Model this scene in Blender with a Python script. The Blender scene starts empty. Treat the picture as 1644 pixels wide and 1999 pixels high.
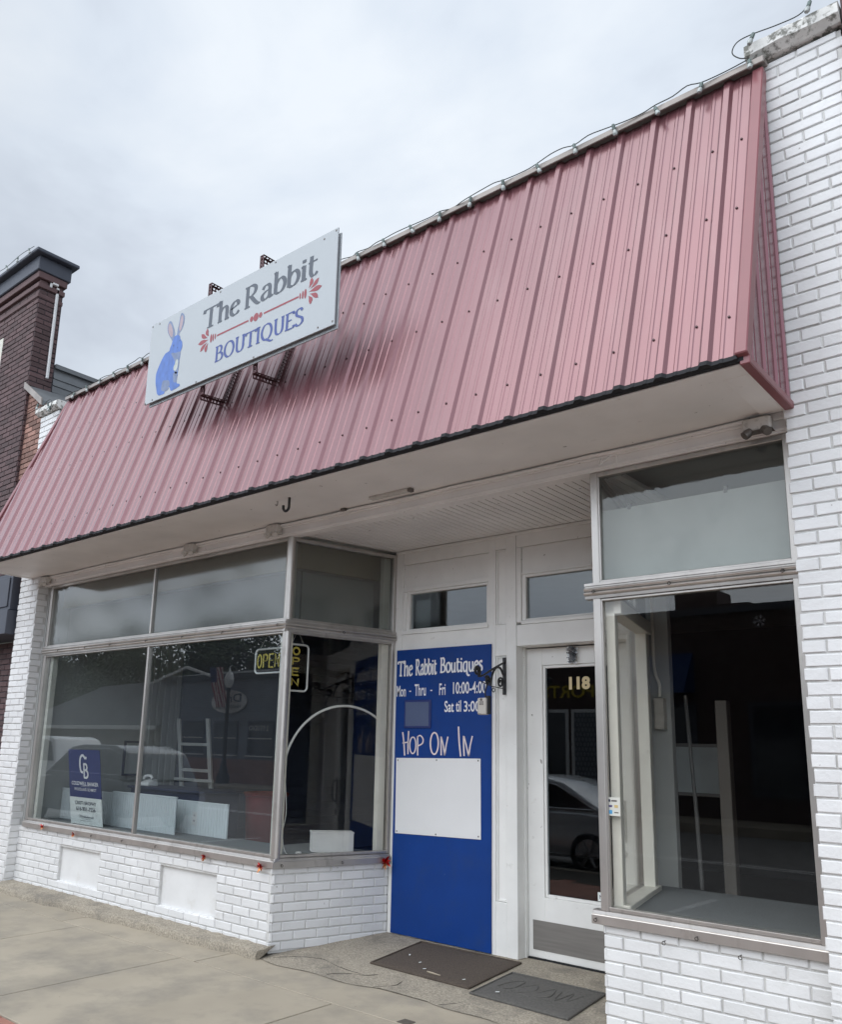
import bpy, bmesh, math, random
from mathutils import Vector, Matrix
random.seed(11)
SC = bpy.context.scene
COL = SC.collection
PI = math.pi

# ------------------------------------------------------------------ camera
W_PX, H_PX, F_PX, CX, CY = 1644.0, 1999.0, 1650.8, 730.86, 1100.13
YAW, PITCH, ROLL = 0.73206742, 0.21867879, 0.03124963
cy_, sy_, cp_, sp_ = math.cos(YAW), math.sin(YAW), math.cos(PITCH), math.sin(PITCH)
fw = Vector((-sy_*cp_, cy_*cp_, sp_)); rt = Vector((cy_, sy_, 0)); up = rt.cross(fw)
c_, s_ = math.cos(ROLL), math.sin(ROLL)
rt, up = rt*c_+up*s_, up*c_-rt*s_
cam_d = bpy.data.cameras.new("camera")
cam = bpy.data.objects.new("camera", cam_d); COL.objects.link(cam)
mw = Matrix.Identity(4)
for i in range(3):
    mw[i][0] = rt[i]; mw[i][1] = up[i]; mw[i][2] = -fw[i]
mw[0][3], mw[1][3], mw[2][3] = 4.4587, -4.74844, 1.47951
cam.matrix_world = mw
cam_d.sensor_fit = 'HORIZONTAL'; cam_d.sensor_width = 36.0
cam_d.lens = F_PX/W_PX*36.0
cam_d.shift_x = (W_PX/2-CX)/W_PX
cam_d.shift_y = (CY-H_PX/2)/W_PX
cam_d.clip_start = 0.05; cam_d.clip_end = 2000
SC.camera = cam

# ------------------------------------------------------------------ sky, sun, exposure
SUN_EL, SUN_AZ = math.radians(52), math.radians(196)      # azimuth clockwise from +y
wd = bpy.data.worlds.new("World"); SC.world = wd; wd.use_nodes = True
nt = wd.node_tree; nt.nodes.clear()
def N(t, **k):
    n = nt.nodes.new(t)
    for a, b in k.items(): setattr(n, a, b)
    return n
out = N('ShaderNodeOutputWorld'); bg = N('ShaderNodeBackground'); bg.inputs['Strength'].default_value = 0.10
sky = N('ShaderNodeTexSky', sky_type='NISHITA'); sky.sun_disc = False
sky.sun_elevation = SUN_EL; sky.sun_rotation = SUN_AZ
tc = N('ShaderNodeTexCoord'); mp = N('ShaderNodeMapping'); mp.inputs['Scale'].default_value = (1.0, 1.0, 1.9)
mp.inputs['Location'].default_value = (0.35, 0.1, 0.2)
nz = N('ShaderNodeTexNoise'); nz.inputs['Scale'].default_value = 2.3; nz.inputs['Detail'].default_value = 6; nz.inputs['Roughness'].default_value = .52; nz.inputs['Distortion'].default_value = .35
rp = N('ShaderNodeValToRGB')
rp.color_ramp.elements[0].position = .36; rp.color_ramp.elements[0].color = (4.25, 4.65, 5.3, 1)
rp.color_ramp.elements[1].position = .62; rp.color_ramp.elements[1].color = (6.05, 6.45, 6.9, 1)
e = rp.color_ramp.elements.new(.48); e.color = (5.25, 5.75, 6.4, 1)
nrm = N('ShaderNodeVectorMath', operation='NORMALIZE')
dt = N('ShaderNodeVectorMath', operation='DOT_PRODUCT'); dt.inputs[1].default_value = (-0.4626, 0.5862, 0.6651)
glow = N('ShaderNodeMapRange'); glow.inputs[1].default_value = .80; glow.inputs[2].default_value = 1.0
glow.inputs[3].default_value = 0; glow.inputs[4].default_value = .30; glow.interpolation_type = 'SMOOTHSTEP'
sep = N('ShaderNodeSeparateXYZ')
fr = N('ShaderNodeMapRange'); fr.interpolation_type = 'SMOOTHSTEP'     # sky boosted on the street side, added to brighten the shop front
fr.inputs[1].default_value = .25; fr.inputs[2].default_value = -.75; fr.inputs[3].default_value = 1.0; fr.inputs[4].default_value = 3.2
ad = N('ShaderNodeMath', operation='ADD'); sc_ = N('ShaderNodeVectorMath', operation='SCALE')
mx = N('ShaderNodeMix', data_type='RGBA'); mx.inputs[0].default_value = .93
L = nt.links.new
L(tc.outputs['Generated'], mp.inputs[0]); L(mp.outputs[0], nz.inputs['Vector']); L(nz.outputs[0], rp.inputs[0])
L(tc.outputs['Generated'], nrm.inputs[0]); L(nrm.outputs[0], dt.inputs[0]); L(dt.outputs['Value'], glow.inputs[0])
L(nrm.outputs[0], sep.inputs[0]); L(sep.outputs[1], fr.inputs[0])
L(glow.outputs[0], ad.inputs[0]); L(fr.outputs[0], ad.inputs[1])
L(rp.outputs[0], sc_.inputs[0]); L(ad.outputs[0], sc_.inputs['Scale'])
L(sky.outputs[0], mx.inputs[6]); L(sc_.outputs[0], mx.inputs[7]); L(mx.outputs[2], bg.inputs[0]); L(bg.outputs[0], out.inputs[0])

sun_d = bpy.data.lights.new("sun", 'SUN'); sun_d.energy = .85; sun_d.angle = math.radians(50); sun_d.color = (1, .96, .9)
sun = bpy.data.objects.new("sun", sun_d); COL.objects.link(sun)
sd = Vector((math.sin(SUN_AZ)*math.cos(SUN_EL), math.cos(SUN_AZ)*math.cos(SUN_EL), math.sin(SUN_EL)))
sun.rotation_euler = sd.to_track_quat('Z', 'Y').to_euler(); sun.location = sd*40
vs = SC.view_settings; vs.view_transform = 'Standard'; vs.look = 'None'; vs.exposure = 0.24; vs.gamma = 1.0; vs.use_curve_mapping = False
SC.cycles.max_bounces = 8; SC.cycles.transparent_max_bounces = 24; SC.cycles.glossy_bounces = 4; SC.cycles.diffuse_bounces = 4
SC.cycles.caustics_reflective = False; SC.cycles.caustics_refractive = False

# ------------------------------------------------------------------ materials
def mat(name, col, rough=.6, metal=0., var=.06, vs=5., bump=0., bs=80., dirt=None, island=0., spec=.5, bdist=.004, ani=None, coat=0., specks=None):
    """dirt = (colour, noise scale, lo, hi, amount)"""
    m = bpy.data.materials.new(name); m.use_nodes = True
    t = m.node_tree; p = t.nodes['Principled BSDF']; n = t.nodes.new; k = t.links.new
    p.inputs['Roughness'].default_value = rough; p.inputs['Metallic'].default_value = metal
    p.inputs['Specular IOR Level'].default_value = spec
    p.inputs['Coat Weight'].default_value = coat; p.inputs['Coat Roughness'].default_value = .2
    co = n('ShaderNodeTexCoord'); vec = co.outputs['Object']
    if ani:
        mm = n('ShaderNodeMapping'); mm.inputs['Scale'].default_value = ani; k(vec, mm.inputs[0]); vec = mm.outputs[0]
    a = n('ShaderNodeTexNoise'); a.inputs['Scale'].default_value = vs; a.inputs['Detail'].default_value = 5; k(vec, a.inputs['Vector'])
    mr = n('ShaderNodeMapRange'); mr.inputs[1].default_value = .3; mr.inputs[2].default_value = .7
    mr.inputs[3].default_value = 1-var; mr.inputs[4].default_value = 1+var; k(a.outputs[0], mr.inputs[0])
    sc = n('ShaderNodeVectorMath'); sc.operation = 'SCALE'; sc.inputs[0].default_value = col[:3]; k(mr.outputs[0], sc.inputs['Scale'])
    cur = sc.outputs[0]
    if island:
        g = n('ShaderNodeNewGeometry'); r2 = n('ShaderNodeMapRange'); r2.inputs[3].default_value = 1-island; r2.inputs[4].default_value = 1+island
        k(g.outputs['Random Per Island'], r2.inputs[0])
        s2 = n('ShaderNodeVectorMath'); s2.operation = 'SCALE'; k(cur, s2.inputs[0]); k(r2.outputs[0], s2.inputs['Scale']); cur = s2.outputs[0]
    if dirt:
        d = n('ShaderNodeTexNoise'); d.inputs['Scale'].default_value = dirt[1]; d.inputs['Detail'].default_value = 8; d.inputs['Roughness'].default_value = .65
        k(vec, d.inputs['Vector'])
        dm = n('ShaderNodeMapRange'); dm.inputs[1].default_value = dirt[2]; dm.inputs[2].default_value = dirt[3]; dm.inputs[4].default_value = dirt[4]
        k(d.outputs[0], dm.inputs[0])
        x = n('ShaderNodeMix'); x.data_type = 'RGBA'; k(dm.outputs[0], x.inputs[0]); k(cur, x.inputs[6]); x.inputs[7].default_value = (*dirt[0], 1)
        cur = x.outputs[2]
    if specks:
        d = n('ShaderNodeTexNoise'); d.inputs['Scale'].default_value = specks[1]; d.inputs['Detail'].default_value = 3
        k(co.outputs['Object'], d.inputs['Vector'])
        dm = n('ShaderNodeMapRange'); dm.inputs[1].default_value = specks[2]; dm.inputs[2].default_value = specks[2]+.03; dm.inputs[4].default_value = specks[3]
        k(d.outputs[0], dm.inputs[0])
        x = n('ShaderNodeMix'); x.data_type = 'RGBA'; k(dm.outputs[0], x.inputs[0]); k(cur, x.inputs[6]); x.inputs[7].default_value = (*specks[0], 1)
        cur = x.outputs[2]
    k(cur, p.inputs['Base Color'])
    if bump:
        b = n('ShaderNodeTexNoise'); b.inputs['Scale'].default_value = bs; b.inputs['Detail'].default_value = 4; k(vec, b.inputs['Vector'])
        bp = n('ShaderNodeBump'); bp.inputs['Strength'].default_value = bump; bp.inputs['Distance'].default_value = bdist
        k(b.outputs[0], bp.inputs['Height']); k(bp.outputs[0], p.inputs['Normal'])
    return m

def glass(name, tint=(.86, .9, .9), refl=1.0, rough=0., haze=0., hazecol=(.4, .42, .42), wave=0., wscale=9.):
    m = bpy.data.materials.new(name); m.use_nodes = True
    t = m.node_tree; n = t.nodes.new; k = t.links.new
    t.nodes.remove(t.nodes['Principled BSDF']); o = t.nodes['Material Output']
    lw = n('ShaderNodeLayerWeight'); lw.inputs[0].default_value = .5
    pw = n('ShaderNodeMath'); pw.operation = 'POWER'; pw.inputs[1].default_value = 4.5; k(lw.outputs['Facing'], pw.inputs[0])
    ma = n('ShaderNodeMath'); ma.operation = 'MULTIPLY_ADD'; ma.inputs[1].default_value = .9; ma.inputs[2].default_value = .045*refl; k(pw.outputs[0], ma.inputs[0])
    ma.use_clamp = True
    tr = n('ShaderNodeBsdfTransparent'); tr.inputs[0].default_value = (*tint, 1)
    gl = n('ShaderNodeBsdfGlossy'); gl.inputs['Roughness'].default_value = rough
    base = tr.outputs[0]
    if haze:
        df = n('ShaderNodeBsdfDiffuse'); df.inputs[0].default_value = (*hazecol, 1)
        h = n('ShaderNodeMixShader'); h.inputs[0].default_value = haze; k(base, h.inputs[1]); k(df.outputs[0], h.inputs[2]); base = h.outputs[0]
    if wave:
        co = n('ShaderNodeTexCoord'); nz = n('ShaderNodeTexNoise'); nz.inputs['Scale'].default_value = wscale; nz.inputs['Detail'].default_value = 3
        k(co.outputs['Object'], nz.inputs['Vector']); bp = n('ShaderNodeBump'); bp.inputs['Strength'].default_value = wave; bp.inputs['Distance'].default_value = .01
        k(nz.outputs[0], bp.inputs['Height']); k(bp.outputs[0], gl.inputs['Normal'])
    x = n('ShaderNodeMixShader'); k(ma.outputs[0], x.inputs[0]); k(base, x.inputs[1]); k(gl.outputs[0], x.inputs[2]); k(x.outputs[0], o.inputs[0])
    return m

WHITE_BRICK = mat('white_painted_brick', (.73, .73, .73), .5, var=.05, vs=3, bump=.7, bs=55, island=.05, specks=((.22, .19, .17), 20, .745, .7), dirt=((.50, .48, .44), 5, .6, .8, .5), bdist=.003)
WHITE_MORTAR = mat('white_painted_mortar', (.60, .595, .58), .7, var=.08, bump=.4, bs=120, dirt=((.25, .24, .22), 9, .5, .8, .6))
WHITE_PLASTER = mat('white_painted_plaster', (.74, .74, .735), .55, var=.04, bump=.25, bs=25, dirt=((.50, .46, .38), 4, .6, .78, .5))
PURPLE_BRICK = mat('dark_purple_brick', (.092, .054, .055), .75, var=.12, bump=.4, bs=60, island=.28)
DARK_MORTAR = mat('dark_mortar', (.045, .038, .045), .85)
RED_BRICK = mat('weathered_red_brick', (.27, .15, .12), .8, var=.15, bump=.4, bs=60, island=.4)
GREY_MORTAR = mat('grey_mortar', (.16, .14, .13), .85)
PAINT = mat('white_painted_wood', (.84, .835, .81), .5, specks=((.16, .13, .11), 26, .735, .7), var=.05, vs=4, bump=.12, bs=40, dirt=((.36, .33, .29), 10, .64, .82, .6))
PAINT_SOFFIT = mat('white_painted_soffit', (.88, .87, .86), .5, specks=((.12, .10, .09), 22, .725, .75), var=.07, vs=2.2, bump=.12, bs=14, dirt=((.34, .31, .27), 9, .66, .8, .55))
CAULK = mat('dark_gap', (.05, .045, .04), .9)
ALU = mat('dull_aluminium', (.50, .475, .45), .36, metal=.75, var=.12, vs=4, bump=.05, bs=60, dirt=((.22, .2, .18), 14, .55, .8, .6), ani=(1, 1, .4))
ALU_DARK = mat('dark_bronze_metal', (.16, .145, .135), .45, metal=.6, var=.1)
ROOF = mat('rose_painted_steel', (.205, .080, .092), .29, metal=.42, var=.07, vs=2.2, spec=.8, coat=.45, bump=.05, bs=4, ani=(1.6, .5, .35), dirt=((.25, .14, .145), 3.5, .5, .78, .5))
ROOF_END = mat('rose_end_steel', (.19, .065, .08), .24, metal=.3, var=.05, spec=.6, coat=.2)
ROOF_TRIM = mat('rose_trim_steel', (.24, .08, .09), .36, var=.05, spec=.6)
TAN_METAL = mat('weathered_tan_metal', (.30, .27, .25), .5, metal=.3, var=.15)
BLACK = mat('black_foam', (.012, .012, .015), .8)
IRON = mat('black_painted_iron', (.012, .012, .014), .42, spec=.5)
SCREW = mat('dark_screw_head', (.06, .02, .025), .5)
BLUE = mat('royal_blue_board', (.005, .044, .225), .5, spec=.25, var=.07, vs=3, bump=.06, bs=30, specks=((.10, .14, .26), 24, .74, .6), dirt=((.022, .052, .16), 4, .5, .8, .6))
LETTER_WHITE = mat('white_vinyl', (.84, .84, .86), .5, var=.02)
LETTER_PINK = mat('worn_white_brush_paint', (.80, .70, .70), .55, var=.06, vs=30)
WHITE_PANEL = mat('white_plastic_panel', (.80, .80, .80), .35, var=.015, dirt=((.45, .43, .4), 22, .7, .8, .5))
SIGN_PANEL = mat('white_aluminium_sign_panel', (.425, .455, .475), .38, var=.02, vs=2)
SIGN_GREY = mat('slate_grey_vinyl', (.06, .075, .10), .4, var=.03)
SIGN_RED = mat('brick_red_vinyl', (.28, .04, .055), .4, var=.03)
SIGN_BLUE = mat('violet_blue_vinyl', (.035, .065, .26), .4, var=.05)
RAB_BLUE = mat('printed_rabbit_blue', (.06, .15, .46), .4, var=.18, vs=22, ani=(1, 1, .5))
RAB_DARK = mat('printed_rabbit_grey_blue', (.15, .20, .33), .4, var=.2, vs=18)
RAB_EAR = mat('printed_rabbit_ear_pink', (.38, .29, .32), .4, var=.12, vs=20)
RAB_CREAM = mat('printed_rabbit_cream', (.46, .50, .47), .4, var=.15, vs=25)
CONC = mat('tan_concrete', (.395, .345, .27), .85, var=.10, vs=1.7, bump=.45, bs=150, specks=((.12, .11, .10), 38, .74, .5), dirt=((.21, .195, .17), 2.1, .45, .72, .7), bdist=.002, island=.05)
CONC_OLD = mat('exposed_aggregate_concrete', (.34, .30, .24), .9, var=.38, vs=75, specks=((.55, .5, .42), 60, .68, .6), bump=.8, bs=140, dirt=((.13, .12, .105), 3, .48, .7, .7), bdist=.004)
CONC_DARK = mat('concrete_joint', (.07, .062, .05), .95)
PAVER = mat('red_brick_paver', (.42, .20, .15), .85, var=.12, island=.2, bump=.3, bs=90)
ASPHALT = mat('asphalt', (.21, .205, .20), .9, var=.15, vs=3, bump=.5, bs=150)
EARTH = mat('dull_ground', (.2, .195, .16), .95, var=.2, vs=.4)
MAT_BROWN = mat('brown_doormat_pile', (.085, .066, .052), .95, specks=((.35, .31, .25), 34, .74, .8), var=.4, vs=120, bump=.9, bs=160, dirt=((.16, .13, .10), 40, .66, .74, .7))
MAT_GREY = mat('grey_rubber_mat', (.105, .10, .092), .8, var=.2, vs=60, bump=.5, bs=110, dirt=((.14, .12, .10), 20, .6, .75, .5))
KICK = mat('brushed_steel_kick_plate', (.30, .285, .27), .45, metal=.6, var=.1, vs=9, ani=(.3, 1, 6), dirt=((.12, .1, .09), 18, .7, .78, .6))
GOLD = mat('cream_gold_numeral', (.62, .50, .28), .4, var=.03)
GLASS = glass('window_glass', (.968, .968, .955), .9)
GLASS_HAZED = glass('hazed_window_glass', (.93, .95, .95), 1.9, haze=.018, hazecol=(.4, .44, .46))  # faint dust haze, its pale colour put in to brighten the left panes
GLASS_DOOR = glass('door_glass', (.86, .9, .92), 1.2)
GLASS_TR = glass('wavy_transom_glass', (.80, .82, .81), 1.5, rough=.09, haze=.09, hazecol=(.34, .35, .34), wave=.02, wscale=5)
GLASS_TR2 = glass('frosted_transom_glass', (.90, .92, .91), 1.0, rough=.03, haze=.02, hazecol=(.3, .3, .3), wave=.05, wscale=10)
GLASS_FAR = mat('far_window_glass', (.03, .035, .045), .08, spec=.8)
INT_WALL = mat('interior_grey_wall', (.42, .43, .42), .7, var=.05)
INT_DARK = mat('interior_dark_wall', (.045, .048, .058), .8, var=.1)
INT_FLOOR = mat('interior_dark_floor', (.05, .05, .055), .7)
CARPET = mat('blue_grey_carpet', (.15, .165, .175), .95, var=.15, vs=90, bump=.6, bs=200)
BEAD = mat('pale_grey_beadboard', (.68, .73, .75), .5, var=.03)
SLAT = mat('navy_slatwall', (.10, .12, .19), .6, var=.08)
POST_IN = mat('pale_inner_window_post', (.78, .76, .69), .5, var=.05, dirt=((.4, .38, .3), 8, .6, .8, .4))
CEIL_YEL = mat('yellowed_ceiling_board', (.34, .29, .19), .8, var=.12, vs=3)
NEON_Y = mat('unlit_yellow_tube', (.62, .52, .10), .25, spec=.6)
NEON_W = mat('white_tube', (.72, .74, .74), .25, spec=.6)
NAVY = mat('navy_sign_board', (.02, .035, .16), .4, var=.03)
OFFWHITE = mat('off_white_sign_board', (.84, .88, .86), .45, var=.02)
INK = mat('dark_ink', (.02, .025, .06), .5)
BEIGE = mat('beige_plastic', (.55, .52, .47), .45, var=.03)
LIGHT_BOX = mat('painted_over_light_box', (.60, .58, .55), .55, var=.08, dirt=((.2, .18, .15), 30, .55, .75, .7))
RED_FOIL = mat('red_foil', (.45, .02, .02), .22, metal=.6, var=.3, vs=60)
GOLD_FOIL = mat('orange_gold_foil', (.70, .30, .12), .25, metal=.6, var=.3, vs=60)
TINSEL = mat('silver_tinsel', (.42, .43, .45), .2, metal=.9)
BULB = mat('clear_bulb_glass', (.36, .39, .38), .08, spec=.9)
SOCKET = mat('grey_green_socket', (.13, .17, .16), .5)
CORD = mat('dark_cord', (.02, .025, .022), .6)
WHITE_CORD = mat('white_cord', (.7, .71, .70), .5)
ALU_LADDER = mat('ladder_aluminium', (.62, .63, .62), .4, metal=.5)
RUST = mat('rusty_perforated_steel', (.10, .045, .05), .6, metal=.2, var=.2, vs=30)
MOSS = mat('mossy_stone_cap', (.74, .73, .70), .85, var=.12, vs=9, bump=.8, bs=45, dirt=((.12, .12, .10), 19, .50, .60, .85))
GREY_SIDING = mat('grey_blue_siding', (.21, .23, .27), .6, var=.05)
SHINGLE = mat('grey_shingle', (.10, .105, .115), .85, var=.2, vs=6)
SLATE_METAL = mat('dull_grey_metal', (.17, .18, .19), .55, metal=.3, var=.15, vs=4)
TRIM_W = mat('white_far_trim', (.7, .7, .7), .6)
NAVY_TRIM = mat('dark_blue_grey_panel', (.06, .068, .09), .55, var=.06)
BARK = mat('bark', (.10, .075, .055), .9, var=.2)
LEAF = mat('leaf_green', (.055, .085, .03), .7, var=.3, vs=2, island=.4)
TYRE = mat('tyre_rubber', (.018, .018, .018), .8)
RIM = mat('alloy_rim', (.4, .4, .41), .3, metal=.8)
CAR_GREY = mat('silver_car_paint', (.62, .65, .68), .22, metal=.4, coat=.6, var=.01)
CAR_DARK = mat('dark_blue_car_paint', (.03, .038, .055), .2, coat=.6, var=.01)
CAR_WHITE = mat('white_truck_paint', (.7, .71, .72), .25, coat=.5, var=.01)
CAR_GLASS = mat('car_glass', (.02, .024, .028), .05, spec=.8)
CHROME = mat('chrome', (.7, .7, .72), .12, metal=1)
HEADL = mat('headlight_glass', (.6, .62, .63), .1, spec=.8)
FLAG_RED = mat('flag_red', (.35, .03, .04), .8); FLAG_WHITE = mat('flag_white', (.6, .6, .6), .8); FLAG_BLUE = mat('flag_blue', (.03, .04, .15), .8)
AWN = mat('blue_canvas', (.02, .05, .16), .8); YELLOW = mat('yellow_letters', (.55, .42, .03), .6)
RED_BIN = mat('red_plastic', (.22, .02, .025), .5)

# ------------------------------------------------------------------ mesh helpers
class MB:
    def __init__(s, T=None): s.v = []; s.f = []; s.m = []; s.T = T
    def vt(s, p):
        s.v.append(tuple(s.T(*p)) if s.T else tuple(p)); return len(s.v)-1
    def face(s, pts, mi=0):
        s.f.append([s.vt(p) for p in pts]); s.m.append(mi)
    def hexa(s, p, mi=0):       # p: bottom 4 (ccw), top 4
        i = [s.vt(q) for q in p]
        for q in ((3, 2, 1, 0), (4, 5, 6, 7), (0, 1, 5, 4), (1, 2, 6, 5), (2, 3, 7, 6), (3, 0, 4, 7)):
            s.f.append([i[j] for j in q]); s.m.append(mi)
    def box(s, a0, a1, b0, b1, c0, c1, mi=0):
        s.hexa([(a0, b0, c0), (a1, b0, c0), (a1, b1, c0), (a0, b1, c0), (a0, b0, c1), (a1, b0, c1), (a1, b1, c1), (a0, b1, c1)], mi)
    def prism(s, poly, f0, f1, mi=0, caps=True):
        """poly: list of 2d; f0/f1 map a 2d point to 3d at both ends"""
        a = [s.vt(f0(*p)) for p in poly]; b = [s.vt(f1(*p)) for p in poly]; n = len(poly)
        for i in range(n):
            s.f.append([a[i], a[(i+1) % n], b[(i+1) % n], b[i]]); s.m.append(mi)
        if caps: s.f.append(a[::-1]); s.m.append(mi); s.f.append(b); s.m.append(mi)
    def sheet(s, poly, f, mi=0):
        s.f.append([s.vt(f(*p)) for p in poly]); s.m.append(mi)
    def tube(s, pts, r, n=8, mi=0, closed=False):
        P = [Vector(p) for p in pts]; k = len(P); rings = []; up0 = None
        rr = r if isinstance(r, (list, tuple)) else [r]*k
        for i in range(k):
            if closed: d = P[(i+1) % k]-P[i-1]
            else: d = P[min(i+1, k-1)]-P[max(i-1, 0)]
            d.normalize()
            if up0 is None:
                up0 = Vector((0, 0, 1)) if abs(d.z) < .9 else Vector((1, 0, 0))
            a = up0-d*up0.dot(d)
            if a.length < 1e-5: a = d.orthogonal()
            a.normalize(); b = d.cross(a); up0 = a
            rings.append([s.vt(P[i]+(a*math.cos(2*PI*j/n)+b*math.sin(2*PI*j/n))*rr[i]) for j in range(n)])
        for i in range(k if closed else k-1):
            A, B = rings[i], rings[(i+1) % k]
            for j in range(n):
                s.f.append([A[j], A[(j+1) % n], B[(j+1) % n], B[j]]); s.m.append(mi)
        if not closed:
            s.f.append(rings[0][::-1]); s.m.append(mi); s.f.append(rings[-1]); s.m.append(mi)
    def lathe(s, prof, c, n=16, mi=0, ax='z'):
        def at(r, h, a):
            u, w = r*math.cos(a), r*math.sin(a)
            return {'z': (c[0]+u, c[1]+w, c[2]+h), 'y': (c[0]+u, c[1]+h, c[2]+w), 'x': (c[0]+h, c[1]+u, c[2]+w)}[ax]
        R = [[s.vt(at(max(r, 1e-4), h, 2*PI*j/n)) for j in range(n)] for r, h in prof]
        for A, B in zip(R, R[1:]):
            for j in range(n): s.f.append([A[j], A[(j+1) % n], B[(j+1) % n], B[j]]); s.m.append(mi)
        s.f.append(R[0][::-1]); s.m.append(mi); s.f.append(R[-1]); s.m.append(mi)
    def build(s, name, mats, parent=None, loc=None, smooth=False, bevel=0., recalc=True, seg=1):
        if not isinstance(mats, (list, tuple)): mats = [mats]
        o0 = origin_of(parent) if parent else Vector(loc or (0, 0, 0))
        me = bpy.data.meshes.new(name)
        me.from_pydata([(Vector(p)-o0)[:] for p in s.v], [], s.f)
        for q in mats: me.materials.append(q)
        for p, mi in zip(me.polygons, s.m): p.material_index = mi
        bm = bmesh.new(); bm.from_mesh(me)
        if recalc: bmesh.ops.recalc_face_normals(bm, faces=bm.faces)
        if bevel:
            ed = [q for q in bm.edges if len(q.link_faces) == 2 and q.calc_face_angle(0) > .6]
            bmesh.ops.bevel(bm, geom=ed, offset=bevel, segments=seg, affect='EDGES', profile=.5, clamp_overlap=True)
        bm.to_mesh(me); bm.free()
        if smooth:
            for p in me.polygons: p.use_smooth = True
            try: me.set_sharp_from_angle(angle=math.radians(38))
            except Exception: pass
        ob = bpy.data.objects.new(name, me); COL.objects.link(ob)
        if parent: ob.parent = parent
        else: ob.location = o0
        return ob

def origin_of(o):
    v = Vector((0, 0, 0))
    while o: v += o.location; o = o.parent
    return v
def tag(o, label=None, cat=None, group=None, kind=None):
    if label: o['label'] = label
    if cat: o['category'] = cat
    if group: o['group'] = group
    if kind: o['kind'] = kind
    return o
def thing(name, label, cat, loc, group=None):
    o = bpy.data.objects.new(name, None); COL.objects.link(o); o.location = loc; o.empty_display_size = .1
    return tag(o, label, cat, group)
def copy_tree(o, loc=None, parent=None):
    c = o.copy(); COL.objects.link(c)
    if parent: c.parent = parent
    if loc is not None: c.location = loc
    for ch in [q for q in o.children]: copy_tree(ch, None, c)
    return c
def frame(O, U):
    ux, uy = U; l = math.hypot(ux, uy); ux /= l; uy /= l; nx, ny = uy, -ux
    return lambda u, n, z: (O[0]+ux*u+nx*n, O[1]+uy*u+ny*n, z)
def catmull(P, k=6, closed=False):
    P = [Vector(p) for p in P]; n = len(P); out = []
    rng = range(n) if closed else range(n-1)
    for i in rng:
        p0 = P[i-1] if (i > 0 or closed) else P[0]; p1 = P[i]; p2 = P[(i+1) % n]; p3 = P[(i+2) % n] if (closed or i+2 < n) else P[-1]
        for j in range(k):
            t = j/k
            out.append(.5*((2*p1)+(p2-p0)*t+(2*p0-5*p1+4*p2-p3)*t*t+(3*p1-p0-3*p2+p3)*t**3))
    if not closed: out.append(P[-1])
    return out

_fontcache = {}
def text_mesh(body, bold=0.):
    key = (body, bold)
    if key in _fontcache: return _fontcache[key]
    cu = bpy.data.curves.new('t', 'FONT'); cu.body = body; cu.offset = bold; cu.resolution_u = 4
    o = bpy.data.objects.new('t', cu); COL.objects.link(o)
    dg = bpy.context.evaluated_depsgraph_get(); dg.update()
    me = bpy.data.meshes.new_from_object(o.evaluated_get(dg))
    V = [v.co.copy() for v in me.vertices]; F = [list(p.vertices) for p in me.polygons]
    bpy.data.objects.remove(o); bpy.data.meshes.remove(me)
    _fontcache[key] = (V, F); return V, F
def put_text(mb, body, x0, x1, z0, z1, f, mi=0, bold=0.):
    """fit the text's bounds into the rectangle; f(u, z) gives the point on its surface"""
    V, F = text_mesh(body, bold)
    ax, bx = min(v.x for v in V), max(v.x for v in V); az, bz = min(v.y for v in V), max(v.y for v in V)
    i0 = [mb.vt(f(x0+(v.x-ax)/(bx-ax)*(x1-x0), z0+(v.y-az)/(bz-az)*(z1-z0))) for v in V]
    for q in F: mb.f.append([i0[j] for j in q]); mb.m.append(mi)
def stroke(mb, pts, f, thick, thin, ang=0., smooth=True, mi=0, lift=0.):
    """broad-nib pen stroke: wide where it runs across the pen angle"""
    P = catmull([(p[0], p[1], 0) for p in pts], 6) if smooth and len(pts) > 2 else [Vector((p[0], p[1], 0)) for p in pts]
    prev = None
    for i, p in enumerate(P):
        d = P[min(i+1, len(P)-1)]-P[max(i-1, 0)]
        a = math.atan2(d.y, d.x); w = (thin+(thick-thin)*abs(math.sin(a-ang)))/2
        nx, ny = -math.sin(a)*w, math.cos(a)*w
        cur = (mb.vt(f(p.x+nx, p.y+ny, lift)), mb.vt(f(p.x-nx, p.y-ny, lift)))
        if prev: mb.f.append([prev[0], prev[1], cur[1], cur[0]]); mb.m.append(mi)
        prev = cur
def ell(cx, cy, rx, ry, n=20, rot=0):
    return [(cx+rx*math.cos(2*PI*i/n)*math.cos(rot)-ry*math.sin(2*PI*i/n)*math.sin(rot),
             cy+rx*math.cos(2*PI*i/n)*math.sin(rot)+ry*math.sin(2*PI*i/n)*math.cos(rot)) for i in range(n)]

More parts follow.
